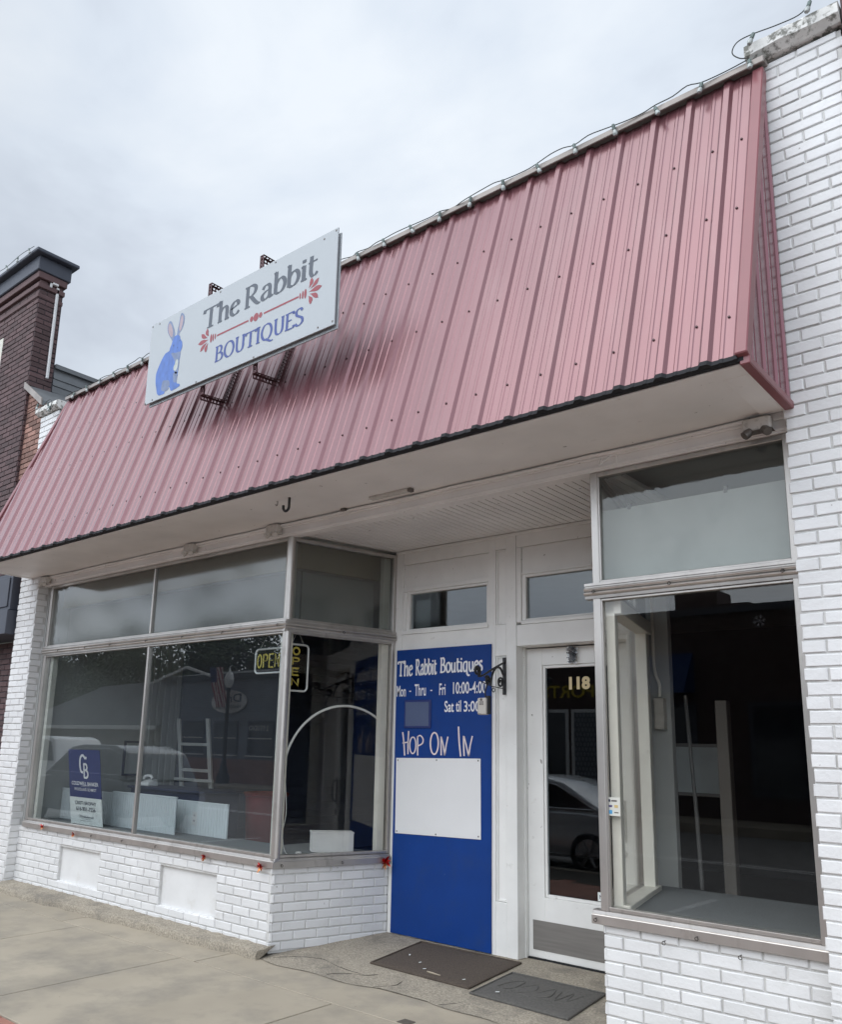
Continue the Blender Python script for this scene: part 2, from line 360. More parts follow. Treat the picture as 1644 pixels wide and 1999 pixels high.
# glyphs: (advance, [strokes]); cap height 1, x height .65
def circ(cx, cy, rx, ry): return [(cx+rx*math.sin(2*PI*i/12), cy+ry*math.cos(2*PI*i/12)) for i in range(13)]
GL = {
 'T': (.90, [[(.02, .95), (.86, .96)], [(.44, .95), (.42, 0)], [(.24, .015), (.62, .015)], [(.03, .97), (.0, .80)], [(.86, .98), (.88, .82)]]),
 'h': (.74, [[(.14, 1.02), (.13, 0)], [(.14, .44), (.27, .60), (.43, .65), (.54, .54), (.55, .3), (.55, 0)], [(.0, .012), (.27, .012)], [(.43, .012), (.70, .012)], [(.0, .96), (.14, 1.02)]]),
 'e': (.62, [[(.07, .33), (.30, .40), (.49, .47), (.46, .60), (.32, .66), (.14, .55), (.07, .33), (.10, .13), (.25, .01), (.42, .03), (.55, .14)]]),
 'R': (.98, [[(.17, .97), (.16, 0)], [(.02, .012), (.34, .012)], [(.02, .98), (.20, .975), (.45, .98), (.64, .84), (.60, .62), (.42, .50), (.18, .48)], [(.36, .5), (.60, .20), (.80, .015), (.95, .0)]]),
 'a': (.72, [[(.09, .50), (.20, .63), (.38, .65), (.49, .54), (.50, .30), (.51, .12), (.57, .02), (.70, .06)], [(.50, .39), (.28, .36), (.09, .24), (.09, .08), (.22, .0), (.40, .06), (.50, .18)]]),
 'b': (.74, [[(.12, 1.02), (.11, .03)], [(.12, .44), (.26, .61), (.45, .65), (.60, .50), (.62, .28), (.50, .07), (.30, .0), (.11, .06)], [(.0, .96), (.12, 1.02)]]),
 'i': (.36, [[(.17, .65), (.16, 0)], [(.02, .012), (.33, .012)], [(.03, .59), (.17, .65)], [(.17, .79), (.17, .92)]]),
 't': (.54, [[(.20, .92), (.18, .5), (.18, .18), (.27, .02), (.40, .02), (.52, .12)], [(.03, .645), (.50, .66)]]),
 'o': (.70, [circ(.34, .325, .27, .33)]),
 'u': (.74, [[(.12, .65), (.12, .25), (.20, .04), (.35, .0), (.50, .12), (.55, .22)], [(.56, .65), (.56, .12), (.60, .01), (.70, .05)]]),
 'q': (.78, [[(.56, .60), (.40, .65), (.18, .58), (.08, .33), (.16, .06), (.34, .0), (.50, .10), (.56, .22)], [(.57, .66), (.56, .05), (.60, -.18), (.76, -.28), (.95, -.27)]]),
 's': (.52, [[(.44, .56), (.32, .65), (.15, .60), (.10, .47), (.24, .36), (.40, .26), (.42, .10), (.28, .0), (.06, .05)]]),
 'B': (.82, [[(.17, .97), (.16, .02)], [(.02, .98), (.20, .975), (.44, .98), (.58, .84), (.54, .63), (.38, .53), (.18, .52)], [(.36, .53), (.60, .46), (.70, .26), (.60, .07), (.38, .01), (.02, .012)]]),
 'O': (1.02, [circ(.48, .49, .40, .50)]),
 'U': (.92, [[(.16, .98), (.16, .38), (.23, .09), (.42, .0), (.62, .07), (.72, .30), (.72, .98)], [(.02, .985), (.30, .985)], [(.60, .985), (.84, .985)]]),
 'I': (.42, [[(.19, .98), (.18, 0)], [(.04, .012), (.34, .012)], [(.05, .985), (.33, .985)]]),
 'Q': (1.06, [circ(.48, .49, .40, .50), [(.42, .04), (.66, -.10), (.90, -.20), (1.04, -.17)]]),
 'E': (.78, [[(.17, .98), (.16, .02)], [(.02, .98), (.62, .98), (.65, .84)], [(.17, .52), (.52, .53)], [(.02, .012), (.64, .012), (.68, .16)]]),
 'S': (.68, [[(.56, .84), (.44, .98), (.22, .98), (.09, .83), (.14, .64), (.36, .50), (.56, .36), (.58, .14), (.40, .0), (.20, .0), (.04, .14)]]),
 ' ': (.36, []),
}
def pen_text(mb, body, x0, x1, zb, cap, f, thick, thin, ang=.15, mi=0, slant=0.):
    tot = sum(GL[c][0] for c in body); k = (x1-x0)/(tot*cap); x = 0; n = 0
    for ch in body:
        adv, st = GL[ch]
        for sidx, s in enumerate(st):
            straight = len(s) == 2
            g = (lambda u, v, l, x=x: f(x0+(x+u/cap/1.0)*cap*k if False else x0+(x*cap+u)*k, zb+v, l))
            stroke(mb, [((p[0]+slant*p[1])*cap, p[1]*cap) for p in s], g, thick*cap, thin*cap, ang, True, mi, lift=.0002*(n % 5)+.0003*sidx)
        x += adv; n += 1

# brick walls laid brick by brick
def brick_wall(mb, T, Lw, z0, z1, holes=(), ends=(0, 0), phase=0, course=.0705, blen=.205, joint=.0105, depth=.009, zref=None, thick=.1, jit=1., lo=0., core=True, bev=.004):
    zref = z1 if zref is None else zref
    k = int((zref-z1)/course)
    while True:
        zt, zb = zref-k*course, zref-(k+1)*course+joint; par = (k+phase) % 2; k += 1
        if zt <= z0+.02: break
        zt2, zb2 = min(zt, z1), max(zb, z0)
        if zt2-zb2 < .015: continue
        a = lo-(depth if (par and ends[0]) else 0); b = Lw+(depth if (par and ends[1]) else 0)
        u = lo-(.105 if par else 0)-blen-joint
        while u < b:
            ua, ub = max(u, a), min(u+blen, b); u += blen+joint
            if ub-ua < .028: continue
            segs = [(ua, ub)]
            for h in holes:
                if h[2] < (zt2+zb2)/2 < h[3]:
                    ns = []
                    for p, q in segs:
                        if q <= h[0] or p >= h[1]: ns.append((p, q))
                        else:
                            if p < h[0]-.02: ns.append((p, h[0]))
                            if q > h[1]+.02: ns.append((h[1], q))
                    segs = ns
            for p, q in segs:
                d = depth+random.uniform(-.002, .002)*jit; dz = random.uniform(-.0012, .0012)*jit; du = random.uniform(-.002, .002)*jit
                bv = bev; p2, q2 = p+du*.5, q+du*.5
                J = lambda: random.uniform(-.0016, .0016)*jit
                i = [mb.vt(c) for c in ((p2, -.005, zb2+dz), (q2, -.005, zb2+dz), (q2, -.005, zt2+dz), (p2, -.005, zt2+dz),
                      (p2+J(), d-bv, zb2+dz+J()), (q2+J(), d-bv, zb2+dz+J()), (q2+J(), d-bv, zt2+dz+J()), (p2+J(), d-bv, zt2+dz+J()),
                      (p2+bv+J(), d+J()*.6, zb2+dz+bv+J()), (q2-bv+J(), d+J()*.6, zb2+dz+bv+J()), (q2-bv+J(), d+J()*.6, zt2+dz-bv+J()), (p2+bv+J(), d+J()*.6, zt2+dz-bv+J()))]
                for fidx in ((8, 9, 10, 11), (4, 5, 9, 8), (5, 6, 10, 9), (6, 7, 11, 10), (7, 4, 8, 11), (0, 1, 5, 4), (1, 2, 6, 5), (2, 3, 7, 6), (3, 0, 4, 7)):
                    mb.f.append([i[j] for j in fidx]); mb.m.append(0)
    if core:
        us = sorted({lo, Lw, *[h[0] for h in holes], *[h[1] for h in holes]}); zs_ = sorted({z0, z1, *[h[2] for h in holes], *[h[3] for h in holes]})
        for a, b in zip(us, us[1:]):
            for c, d in zip(zs_, zs_[1:]):
                if any(h[0] <= (a+b)/2 <= h[1] and h[2] <= (c+d)/2 <= h[3] for h in holes): continue
                mb.box(a, b, -thick, 0, c, d, 1)

# ------------------------------------------------------------------ main dimensions
ZS, ZS2, ZB1, ZB2, ZT = .56, .633, 2.445, 2.544, 3.26
XA, XM, XC, XCB, XR, XRB, XRR = -4.90, -2.803, -.778, -.487, 2.022, 1.76, 3.225
D = 1.077
T_FRONT = frame((0, 0), (1, 0))
T_LSIDE = frame((XC, 0), (XCB-XC, D)); L_LSIDE = math.hypot(XCB-XC, D)
T_RSIDE = frame((XRB, D), (XR-XRB, -D)); L_RSIDE = math.hypot(XR-XRB, D)
def walk_z(y): return -.085+.018*(y+.1) if y < -.1 else -.085

# ================================================================== GROUND
mb = MB(); mb.box(-300, 300, -300, 300, -.6, -.33); tag(mb.build('ground', EARTH), kind='structure')
mb = MB(); mb.box(-120, 120, -17.4, -4.72, -.5, -.27); tag(mb.build('street', ASPHALT), kind='structure')
mb = MB()
for x in range(-60, 40, 3): mb.box(x, x+.1, -6.95, -4.9, -.268, -.264)
mb.box(-100, 60, -11.3, -11.18, -.268, -.264); mb.box(-100, 60, -11.05, -10.93, -.268, -.264)
tag(mb.build('road_marking', TRIM_W), kind='structure')
def slab(mb, x0, x1, y0, y1, g=.0065, mi=0):
    x0 += g; x1 -= g; y0 += g; y1 -= g; b = .003
    zz = lambda y: walk_z(y)
    lo_ = [(x0, y0, -.2), (x1, y0, -.2), (x1, y1, -.2), (x0, y1, -.2)]
    md = [(x0, y0, zz(y0)-b), (x1, y0, zz(y0)-b), (x1, y1, zz(y1)-b), (x0, y1, zz(y1)-b)]
    tp = [(x0+b, y0+b, zz(y0)), (x1-b, y0+b, zz(y0)), (x1-b, y1-b, zz(y1)), (x0+b, y1-b, zz(y1))]
    a = [mb.vt(p) for p in lo_]; m = [mb.vt(p) for p in md]; t = [mb.vt(p) for p in tp]
    for i in range(4):
        j = (i+1) % 4
        mb.f.append([a[i], a[j], m[j], m[i]]); mb.m.append(mi); mb.f.append([m[i], m[j], t[j], t[i]]); mb.m.append(mi)
    mb.f.append(t); mb.m.append(mi)
mb = MB()
strip = [-16, -14.2, -12.4, -10.6, -8.8, -7, -5.0, -3.02, -1.05, 1.42, 3.4, 5.2, 7.0, 8.8]
for a, b in zip(strip, strip[1:]): slab(mb, a, b, -.5, .12)
rows = [-16.2, -14.7, -13.2, -11.7, -10.2, -8.7, -7.2, -5.7, -4.2, -2.71, -1.21, .40, 2.0, 3.5, 5.0, 6.5, 8.0]
for a, b in zip(rows, rows[1:]): slab(mb, a, b, -2.07, -.5)
tag(mb.build('sidewalk', CONC), kind='structure')
mb = MB(); mb.box(-16.2, 8.8, -4.6, .2, -.3, -.148); tag(mb.build('sidewalk_bed', CONC_DARK), kind='structure')
mb = MB()
for j in range(12):
    y1 = -2.075-j*.2105
    for i in range(-78, 44):
        x = i*.2+(.1 if j % 2 else 0)
        if -12 < x < 8: mb.box(x+.003, x+.197, y1-.205, y1, -.24, walk_z(y1)-.002+random.uniform(-.0015, .0015))
tag(mb.build('brick_paving', PAVER, bevel=.004), kind='structure')
mb = MB(); mb.box(-60, 30, -4.75, -4.60, -.4, -.135); tag(mb.build('kerb', CONC, bevel=.02, seg=2), kind='structure')
mb = MB(); mb.box(-120, 120, -20, -17.4, -.4, -.05); tag(mb.build('far_sidewalk', CONC), kind='structure')

def rough_sheet(mb, fn, nu, nv, amp, fr, drop=None, mi=0):
    from mathutils import noise
    g = []
    for i in range(nu+1):
        r = []
        for j in range(nv+1):
            p = fn(i/nu, j/nv); z = p[2]+amp*noise.noise(Vector(p)*fr)
            r.append(mb.vt((p[0], p[1], z)))
        g.append(r)
    for i in range(nu):
        for j in range(nv): mb.f.append([g[i][j], g[i+1][j], g[i+1][j+1], g[i][j+1]]); mb.m.append(mi)
    return g
# entry floor, sloping out of the recess to the sidewalk
def ef(u, v):
    y = D+.2-v*(D+.2+.075); t = max(0, min(1, y/D)); xl = XC+(XCB-XC)*t-.02; xr = XR+(XRB-XR)*t+.02
    y2 = y-(.05*math.sin(u*9)+.03*math.sin(u*23) if v > .99 else 0)
    return (xl+(xr-xl)*u, y2, -.078*(1-min(1, y/D)))
mb = MB(); rough_sheet(mb, ef, 60, 40, .003, 7)
tag(mb.build('entry_floor', CONC_OLD, smooth=True), kind='structure')
# cracks across the outer edge of the entry floor are small recessed dark seams
mb = MB()
for pts in ([(-.70, -.02), (-.62, .08), (-.5, .16), (-.36, .19)], [(-.1, -.05), (.0, .05), (.13, .10), (.2, .17)], [(.35, -.05), (.44, .07), (.43, .16)], [(.9, -.05), (.98, .04), (1.0, .12)], [(-.36, .19), (-.1, .12), (.13, .10)]):
    q = [(x, y, -.078*(1-y/D)+.0005) for x, y in pts]
    P = catmull(q, 5)
    P = [p+Vector((random.uniform(-.006, .006), random.uniform(-.006, .006), 0)) for p in P]
    mb.tube(P, [random.uniform(.0015, .0035) for _ in P], 4)
tag(mb.build('floor_crack', CONC_DARK), kind='structure')
# concrete plinth along the foot of the left wall
def pl(u, v):
    x = -5.02+u*4.26; yf = -.285+.13*u+.02*math.sin(x*5)+.012*math.sin(x*17)
    prof = [(.05, -.012), (yf*.35, -.016), (yf*.8, -.02), (yf*.96, -.028), (yf*1.0, -.05), (yf*1.03, -.10)]
    k = v*5; i = min(4, int(k)); t = k-i
    y = prof[i][0]*(1-t)+prof[i+1][0]*t; z = prof[i][1]*(1-t)+prof[i+1][1]*t
    xx = x
    return (xx, y, z)
mb = MB(); g = rough_sheet(mb, pl, 150, 20, .010, 11)
mb.f.append([r for r in g[-1]]); mb.m.append(0)
tag(mb.build('plinth', CONC_OLD, smooth=False, recalc=False), kind='structure')

# ================================================================== THE SHOP
shop = thing('shop_building', 'white brick shop building with rose metal mansard and recessed corner entry', 'building', (-.9, 0, 0))
def sill_of(T, Lw, par, a=0., b=0., dz=0.):
    mb = MB(T)
    poly = [(-.06, ZS2), (-.008, ZS2), (.0, ZS2-.004), (.004, .612), (.014, .610), (.016, .606), (.016, ZS), (.010, ZS-.003), (-.06, ZS-.003)]
    poly = [(p, q+dz) for p, q in poly]
    mb.prism(poly, lambda n, z: (a, n, z), lambda n, z: (Lw+b, n, z))
    return mb.build('sill', ALU, par)
def bar_of(T, Lw, par, a=0., b=0., dz=0.):
    P = [(-.06, ZB1), (.002, ZB1), (.004, ZB1+.018)]
    for c in (.036, .062):
        for i in range(7):
            t = -PI/2+PI*i/6; P.append((.004+.017*math.cos(t), ZB1+c-.004+.0125*math.sin(t)))
    P += [(.004, ZB2-.020), (.012, ZB2-.018), (.012, ZB2-.002), (-.06, ZB2)]
    P = [(p, q+dz) for p, q in P]
    mb = MB(T); mb.prism(P, lambda n, z: (a, n, z), lambda n, z: (Lw+b, n, z))
    return mb.build('transom_bar', ALU, par, smooth=True)
def eyehook(T, u, z, par, n0=.012, r=.009):
    mb = MB(T); mb.tube([(u, n0-.006, z), (u, n0+.014, z)], .0028, 6)
    mb.tube([(u+r*math.cos(2*PI*i/10), n0+.018, z-r+r*math.sin(2*PI*i/10)) for i in range(10)], .0022, 5, closed=True)
    return mb.build('eye_hook', CAULK, par)
def window(T, Lw, mulls, left_jamb, right_jamb, upper, name='display_window', inner=(), lower=None):
    """metal frame mesh with panes, bars and inner posts as children"""
    mb = MB(T)
    def upright(u0, u1, z0, z1, n0=-.06, n1=-.002): mb.box(u0, u1, n0, n1, z0, z1)
    if left_jamb: upright(0, left_jamb, ZS2, ZT)
    if right_jamb: upright(Lw-right_jamb, Lw, ZS2, ZT)
    a, b = left_jamb, Lw-right_jamb
    mb.box(a, b, -.06, -.004, ZT-.032, ZT-.001)
    mb.box(a, b, -.06, -.006, ZS2+.001, ZS2+.022)
    mb.box(a, b, -.06, -.010, ZB2+.001, ZB2+.016)
    mb.box(a, b, -.06, -.010, ZB1-.016, ZB1-.001)
    for m in mulls:
        mb.box(m-.013, m+.013, -.058, -.012, ZS2+.022, ZB1-.016); mb.box(m-.010, m+.010, -.058, -.012, ZB2+.016, ZT-.032)
    fr_ = mb.build(name, ALU, shop, bevel=.003)
    us = [a]+list(mulls)+[b]
    for p, q in zip(us, us[1:]):
        m1 = MB(T); m1.box(p, q, -.040, -.034, ZS2, ZB1); m1.build('pane', lower or GLASS, fr_)
        m2 = MB(T); m2.box(p, q, -.040, -.034, ZB2, ZT-.01); m2.build('transom_pane', upper, fr_)
    for (u0, u1, n0, n1, z0, z1) in inner:
        m3 = MB(T); m3.box(u0, u1, n0, n1, z0, z1); m3.build('inner_post', POST_IN, fr_, bevel=.004)
    return fr_

Lf = XC-XA
T_F = frame((XA, 0), (1, 0))
w1 = window(T_F, Lf, [XM-XA], .05, .0, GLASS_TR, inner=[(Lf-.13, Lf-.045, -.13, -.065, ZS2, ZB1), (Lf-.12, Lf-.045, -.13, -.065, ZB2, ZT), (.06, .12, -.13, -.065, ZS2, ZB1)], lower=GLASS_HAZED)
sill_of(T_F, Lf, w1, -.02, .014); bar_of(T_F, Lf, w1, -.02, .016)
for u, z in ((.37, ZB1+.045), (.95, ZB1+.045), (1.45, ZB1+.045), (2.1, ZB1+.045), (2.7, ZB1+.045), (3.3, ZB1+.045), (3.72, ZB1+.045), (4.04, ZB1+.06)): eyehook(T_F, u, z, w1)
for u in (1.45, 2.0, 2.55): eyehook(T_F, u, ZS+.028, w1)
w2 = window(T_LSIDE, L_LSIDE, [], .0, .035, GLASS_TR, inner=[(.05, .10, -.13, -.065, ZS2, ZB1), (L_LSIDE-.115, L_LSIDE-.04, -.11, -.05, ZS2, ZB1), (L_LSIDE-.115, L_LSIDE-.04, -.11, -.05, ZB2, ZT)])
sill_of(T_LSIDE, L_LSIDE, w2, -.012, .0, -.002); bar_of(T_LSIDE, L_LSIDE, w2, -.014, 0, -.002)
for u in (.06, .62): eyehook(T_LSIDE, u, ZS+.028, w2)
eyehook(T_LSIDE, .55, ZB1+.045, w2)
T_R = frame((XR, 0), (1, 0)); Lr = XRR-XR
w3 = window(T_R, Lr, [], .048, .045, GLASS_TR2)
sill_of(T_R, Lr, w3, -.05, .0); bar_of(T_R, Lr, w3, -.05, .0)
for u in (.02, .50, 1.12): eyehook(T_R, u, ZB1+.05, w3)
for u, z in ((-.02, ZS+.03), (.38, ZS-.03), (.56, ZS+.02), (.78, ZS-.035)): eyehook(T_R, u, z, w3)
w4 = window(T_RSIDE, L_RSIDE, [], .05, .048, GLASS_TR, inner=[(L_RSIDE-.14, L_RSIDE-.05, -.12, -.065, ZS2, ZB1), (.05, .16, -.14, -.065, ZS2, ZB1)])
sill_of(T_RSIDE, L_RSIDE, w4, 0, -.012, -.002); bar_of(T_RSIDE, L_RSIDE, w4, 0, -.01, -.002)
for z0, z1 in ((ZS2-.01, ZS2+.03), (ZB1-.09, ZB1)):
    mb = MB(T_RSIDE); mb.box(.05, L_RSIDE-.05, -.16, -.062, z0, z1); mb.build('inner_rail', POST_IN, w4, bevel=.004)
# rounded corner post where the front and side panes meet
mb = MB()
for z0, z1 in ((ZS2, ZB1), (ZB2, ZT)):
    mb.tube([(XC-.022, .034, z0), (XC-.022, .034, z1)], .038, 16)
mb.build('corner_post', ALU, shop, smooth=True)

# brick base walls
NB = .02
mb = MB(frame((XA-.13, NB), (1, 0)))
o = -(XA-.13)
H1 = (-4.10+o, -3.325+o, .080, .421); H2 = (-2.305+o, -1.49+o, .080, .424)
brick_wall(mb, mb.T, XC-NB*.3+o, -.035, ZS-.004, [H1, H2], (0, 1), zref=ZS+.012)
bw = mb.build('base_wall', [WHITE_BRICK, WHITE_MORTAR], shop)
for h in (H1, H2):
    m = MB(mb.T); m.box(h[0]-.02, h[1]+.02, -.09, -.028, h[2]-.02, h[3]+.02); m.build('plaster_panel', WHITE_PLASTER, bw)
    m = MB(mb.T); u = h[0]
    while u < h[1]-.02: m.box(u, min(u+.095, h[1]), -.03, .004+random.uniform(-.002, .002), h[2]-.055, h[2]+.006); u += .102
    m.build('panel_ledge', WHITE_BRICK, bw, bevel=.004)
mb = MB(frame((XC-NB*.96, NB*.26), (XCB-XC, D))); brick_wall(mb, mb.T, L_LSIDE-.01, -.07, ZS-.004, [], (1, 0), 1, zref=ZS+.012)
mb.build('base_wall', [WHITE_BRICK, WHITE_MORTAR], shop)
mb = MB(frame((XR+NB, NB), (1, 0))); brick_wall(mb, mb.T, XRR-XR-NB, -.2, ZS-.004, [], (1, 0), zref=ZS+.012)
mb.build('base_wall', [WHITE_BRICK, WHITE_MORTAR], shop)
mb = MB(frame((XRB+NB, D), (XR-XRB, -D))); brick_wall(mb, mb.T, L_RSIDE-.02, -.2, ZS-.004, [], (0, 1), 1, zref=ZS+.012)
mb.build('base_wall', [WHITE_BRICK, WHITE_MORTAR], shop)

# brick piers at both ends
PY = -.1
mb = MB(frame((3.235, PY+.009), (1, 0))); brick_wall(mb, mb.T, .445, -.25, 5.53, [], (1, 1), thick=.32, zref=5.53+.02)
pr = mb.build('brick_pier', [WHITE_BRICK, WHITE_MORTAR], shop)
mb = MB(frame((-5.47, PY+.009), (1, 0))); brick_wall(mb, mb.T, .44, -.12, 5.47, [], (1, 1), 1, thick=.32, core=True)
T2 = frame((-5.03, PY+.009), (0, 1)); m2 = MB(T2); brick_wall(m2, T2, .13, -.12, 3.38, [], (1, 0), 0, core=False)
for q in m2.f: mb.f.append([j+len(mb.v) for j in q]); mb.m.append(0)
mb.v += m2.v
plft = mb.build('brick_pier', [WHITE_BRICK, WHITE_MORTAR], shop)
def capstone(x0, x1, y0, y1, z0, z1, par):
    from mathutils import noise
    mb = MB(); n = 16; R_ = []
    for i in range(n+1):
        x = x0+(x1-x0)*i/n; w = lambda k: .007*noise.noise(Vector((x*13, k*7.3, 1.7)))
        R_.append([mb.vt(p) for p in ((x, y0+.05+w(1), z0), (x, y0+w(2), z0+.035+w(3)), (x, y0+.004+w(4), z1-.02+w(5)), (x, y0+.03+w(6), z1+w(7)*1.5), (x, y1, z1+w(8)), (x, y1, z0))])
    for A, B in zip(R_, R_[1:]):
        for j in range(6): mb.f.append([A[j], A[(j+1) % 6], B[(j+1) % 6], B[j]]); mb.m.append(0)
    mb.f.append(R_[0][::-1]); mb.m.append(0); mb.f.append(R_[-1]); mb.m.append(0)
    return mb.build('cap_stone', MOSS, par)
capstone(3.185, 3.69, -.175, .26, 5.55, 5.675, pr); capstone(-5.53, -5.00, -.16, .26, 5.49, 5.60, plft)

# mansard
MX0, MX1 = -5.25, 3.262
MXT = -4.72                      # the left end leans in towards the top
MY0, MZ0, MY1, MZ1 = -.80, 3.405, -.125, 5.50
ML = math.hypot(MY1-MY0, MZ1-MZ0); my, mz = (MY1-MY0)/ML, (MZ1-MZ0)/ML
def s_lim(x): return ML if x >= MXT else max(.02, ML*(x-MX0)/(MXT-MX0))
def TM(x, n, s): return (x, MY0+my*s-mz*n, MZ0+mz*s+my*n)      # n out of the slope, s up the slope
RIB = .2286
def rib_profile(x0, x1, first):
    P = []; x = first
    while x > x0-.3: x -= RIB
    x += RIB
    pts = []
    while x < x1+RIB:
        for dx, h in ((-.034, 0), (-.017, .019), (.017, .019), (.034, 0), (.066, 0), (.072, .0035), (.086, .0035), (.092, 0), (.136, 0), (.142, .0035), (.156, .0035), (.162, 0)):
            pts.append((x+dx, h))
        x += RIB
    return [p for p in pts if x0 <= p[0] <= x1]
prof = rib_profile(MX0, MX1-.03, 3.071)
mb = MB(TM)
for (a, ha), (b, hb) in zip(prof, prof[1:]):
    mb.face([(a, ha, -.015), (b, hb, -.015), (b, hb, s_lim(b)), (a, ha, s_lim(a))])
for x in [3.24-RIB*i for i in range(37)]:
    if x < MX0+.05: continue
    if x > 3.2: x = 3.175
    for s in (.263, 1.05, 1.617):
        if s > s_lim(x)-.1: continue
        cx = x+.0
        ring = [(cx+.0068*math.cos(PI/3*i), .0065, s+.0068*math.sin(PI/3*i)) for i in range(6)]
        base = [(cx+.0078*math.cos(PI/3*i), .0, s+.0078*math.sin(PI/3*i)) for i in range(6)]
        r_ = [mb.vt(p) for p in ring]; b_ = [mb.vt(p) for p in base]
        mb.f.append(r_); mb.m.append(1)
        for i in range(6): mb.f.append([b_[i], b_[(i+1) % 6], r_[(i+1) % 6], r_[i]]); mb.m.append(1)
roof = mb.build('mansard_roof', [ROOF, SCREW], shop, recalc=False)
me = roof.data
# foam closure strip following the ribs along the drip edge
mb = MB(TM)
for (a, ha), (b, hb) in zip(prof, prof[1:]):
    mb.hexa([(a, ha-.03, -.030), (b, hb-.03, -.030), (b, hb+.003, -.030), (a, ha+.003, -.030), (a, ha-.03, -.004), (b, hb-.03, -.004), (b, hb+.003, -.004), (a, ha+.003, -.004)])
mb.build('closure_strip', BLACK, roof)
mb = MB(); mb.box(MX0, MX1-.01, MY0+.004, MY0+.03, MZ0-.035, MZ0+.01); mb.build('drip_edge', BLACK, roof)
mb = MB(TM); mb.hexa([(MX0, -.06, 0), (MX1-.02, -.06, 0), (MX1-.02, -.004, 0), (MX0, -.004, 0), (MXT, -.06, ML), (MX1-.02, -.06, ML), (MX1-.02, -.004, ML), (MXT, -.004, ML)]); mb.build('roof_deck', CAULK, roof)
# top cap with its tan edge
mb = MB()
mb.box(MXT-.02, MX1+.03, -.165, -.05, 5.512, 5.535); mb.box(MXT-.02, MX1+.03, -.182, -.166, 5.492, 5.536)
mb.build('roof_cap', TAN_METAL, roof, bevel=.004)
# corner trims and end walls
for xx, sgn, nm in ((MX1, 1, 'r'), (MX0, -1, 'l')):
    mb = MB(TM)
    if sgn > 0: mb.box(xx-.045, xx+.017, -.05, .022, -.012, ML-.02)
    else: mb.hexa([(MX0-.02, -.05, -.012), (MX0+.05, -.05, -.012), (MX0+.05, .022, -.012), (MX0-.02, .022, -.012), (MXT-.02, -.05, ML), (MXT+.04, -.05, ML), (MXT+.04, .022, ML), (MXT-.02, .022, ML)])
    mb.build('corner_trim', ROOF_TRIM, roof, bevel=.006)
    if sgn < 0: continue
    mb = MB(); x = xx+.002*sgn
    ys = []; y = MY0+.03
    pr_ = []
    while y < -.09:
        for dy, h in ((0, 0), (.05, 0), (.058, .012), (.075, .012), (.083, 0), (.13, 0), (.134, .003), (.142, .003), (.146, 0)):
            if y+dy < -.10: pr_.append((y+dy, h))
        y += .19
    pr_.append((-.10, 0))
    for (ya, ha), (yb, hb) in zip(pr_, pr_[1:]):
        za, zb = [MZ0+(q-MY0)/(MY1-MY0)*(MZ1-MZ0) for q in (ya, yb)]
        mb.face([(x+ha*sgn, ya, MZ0-.015), (x+hb*sgn, yb, MZ0-.015), (x+hb*sgn, yb, zb-.01), (x+ha*sgn, ya, za-.01)])
    mb.box(min(x, x-.05*sgn), max(x, x-.05*sgn), -.13, 0, MZ0, 5.45)
    mb.build('end_panel', ROOF_END, roof)
    mb = MB(); mb.box(xx-.03, xx+.02 if sgn > 0 else xx+.03, MY0+.005, -.092, MZ0-.055, MZ0-.012); mb.build('end_trim', ROOF_TRIM if sgn > 0 else PAINT_SOFFIT, roof, bevel=.005)
# wall behind, roof slab, soffit
mb = MB(); mb.box(MX0+.02, MX0+.045, MY0+.03, -.02, MZ0-.04, MZ0+.02); mb.build('end_fascia', PAINT_SOFFIT, shop)
mb = MB(); mb.hexa([(-5.0, .02, 3.42), (3.23, .02, 3.42), (3.23, .22, 3.42), (-5.0, .22, 3.42), (-4.75, .02, 5.47), (3.23, .02, 5.47), (3.23, .22, 5.47), (-4.75, .22, 5.47)]); mb.build('parapet_wall', WHITE_MORTAR, shop)
SOF = 3.375
mb = MB(); mb.box(MX0+.02, MX1-.03, MY0+.03, .10, SOF, SOF+.03)
so = mb.build('soffit', PAINT_SOFFIT, shop)
mb = MB()
mb.box(MX0+.02, MX1-.03, MY0+.032, MY0+.155, SOF-.012, SOF-.001); mb.box(MX1-.16, MX1-.032, MY0+.157, -.06, SOF-.012, SOF-.001)
mb.build('edge_board', PAINT_SOFFIT, so, bevel=.003)
hd = MB(); hd.box(-5.03, 3.232, -.015, .06, ZT+.001, SOF-.001); hd.box(-5.03, 3.232, -.035, -.016, ZT+.075, SOF-.002); hd.box(-5.03, 3.232, -.024, -.0155, ZT+.012, ZT+.03)
hb = hd.build('header_board', PAINT_SOFFIT, shop, bevel=.004)
mb = MB()
P = []
for i in range(60):
    x = -4.95+i*.137; P.append((x, -.047+.003*math.sin(i*1.7), SOF-.022+.004*math.sin(i*.9)))
mb.tube(P, .011, 8); mb.build('conduit', PAINT_SOFFIT, hb, smooth=True)
# flaking light mount left on the soffit
mb = MB(); mb.box(.28, .66, -.19, -.135, SOF-.022, SOF-.001); mb.build('mounting_strip', LIGHT_BOX, so, bevel=.004)
for x0, x1, y0, y1, z in ((.655, .69, -.185, -.14, .028), (-.12, -.07, -.085, -.04, .022)):
    mb = MB(); mb.box(x0, x1, y0, y1, SOF-z, SOF-.001); mb.build('clip', ALU_DARK, so, bevel=.004)
mb = MB(); mb.tube([(2.12, -.02, ZT+.10), (2.12, -.06, ZT+.02), (2.22, -.02, ZT+.10)], .006, 6); mb.tube([(2.22, -.02, ZT+.11), (2.22, -.03, ZT+.0)], .006, 6); mb.build('wire_bracket', PAINT_SOFFIT, hb)
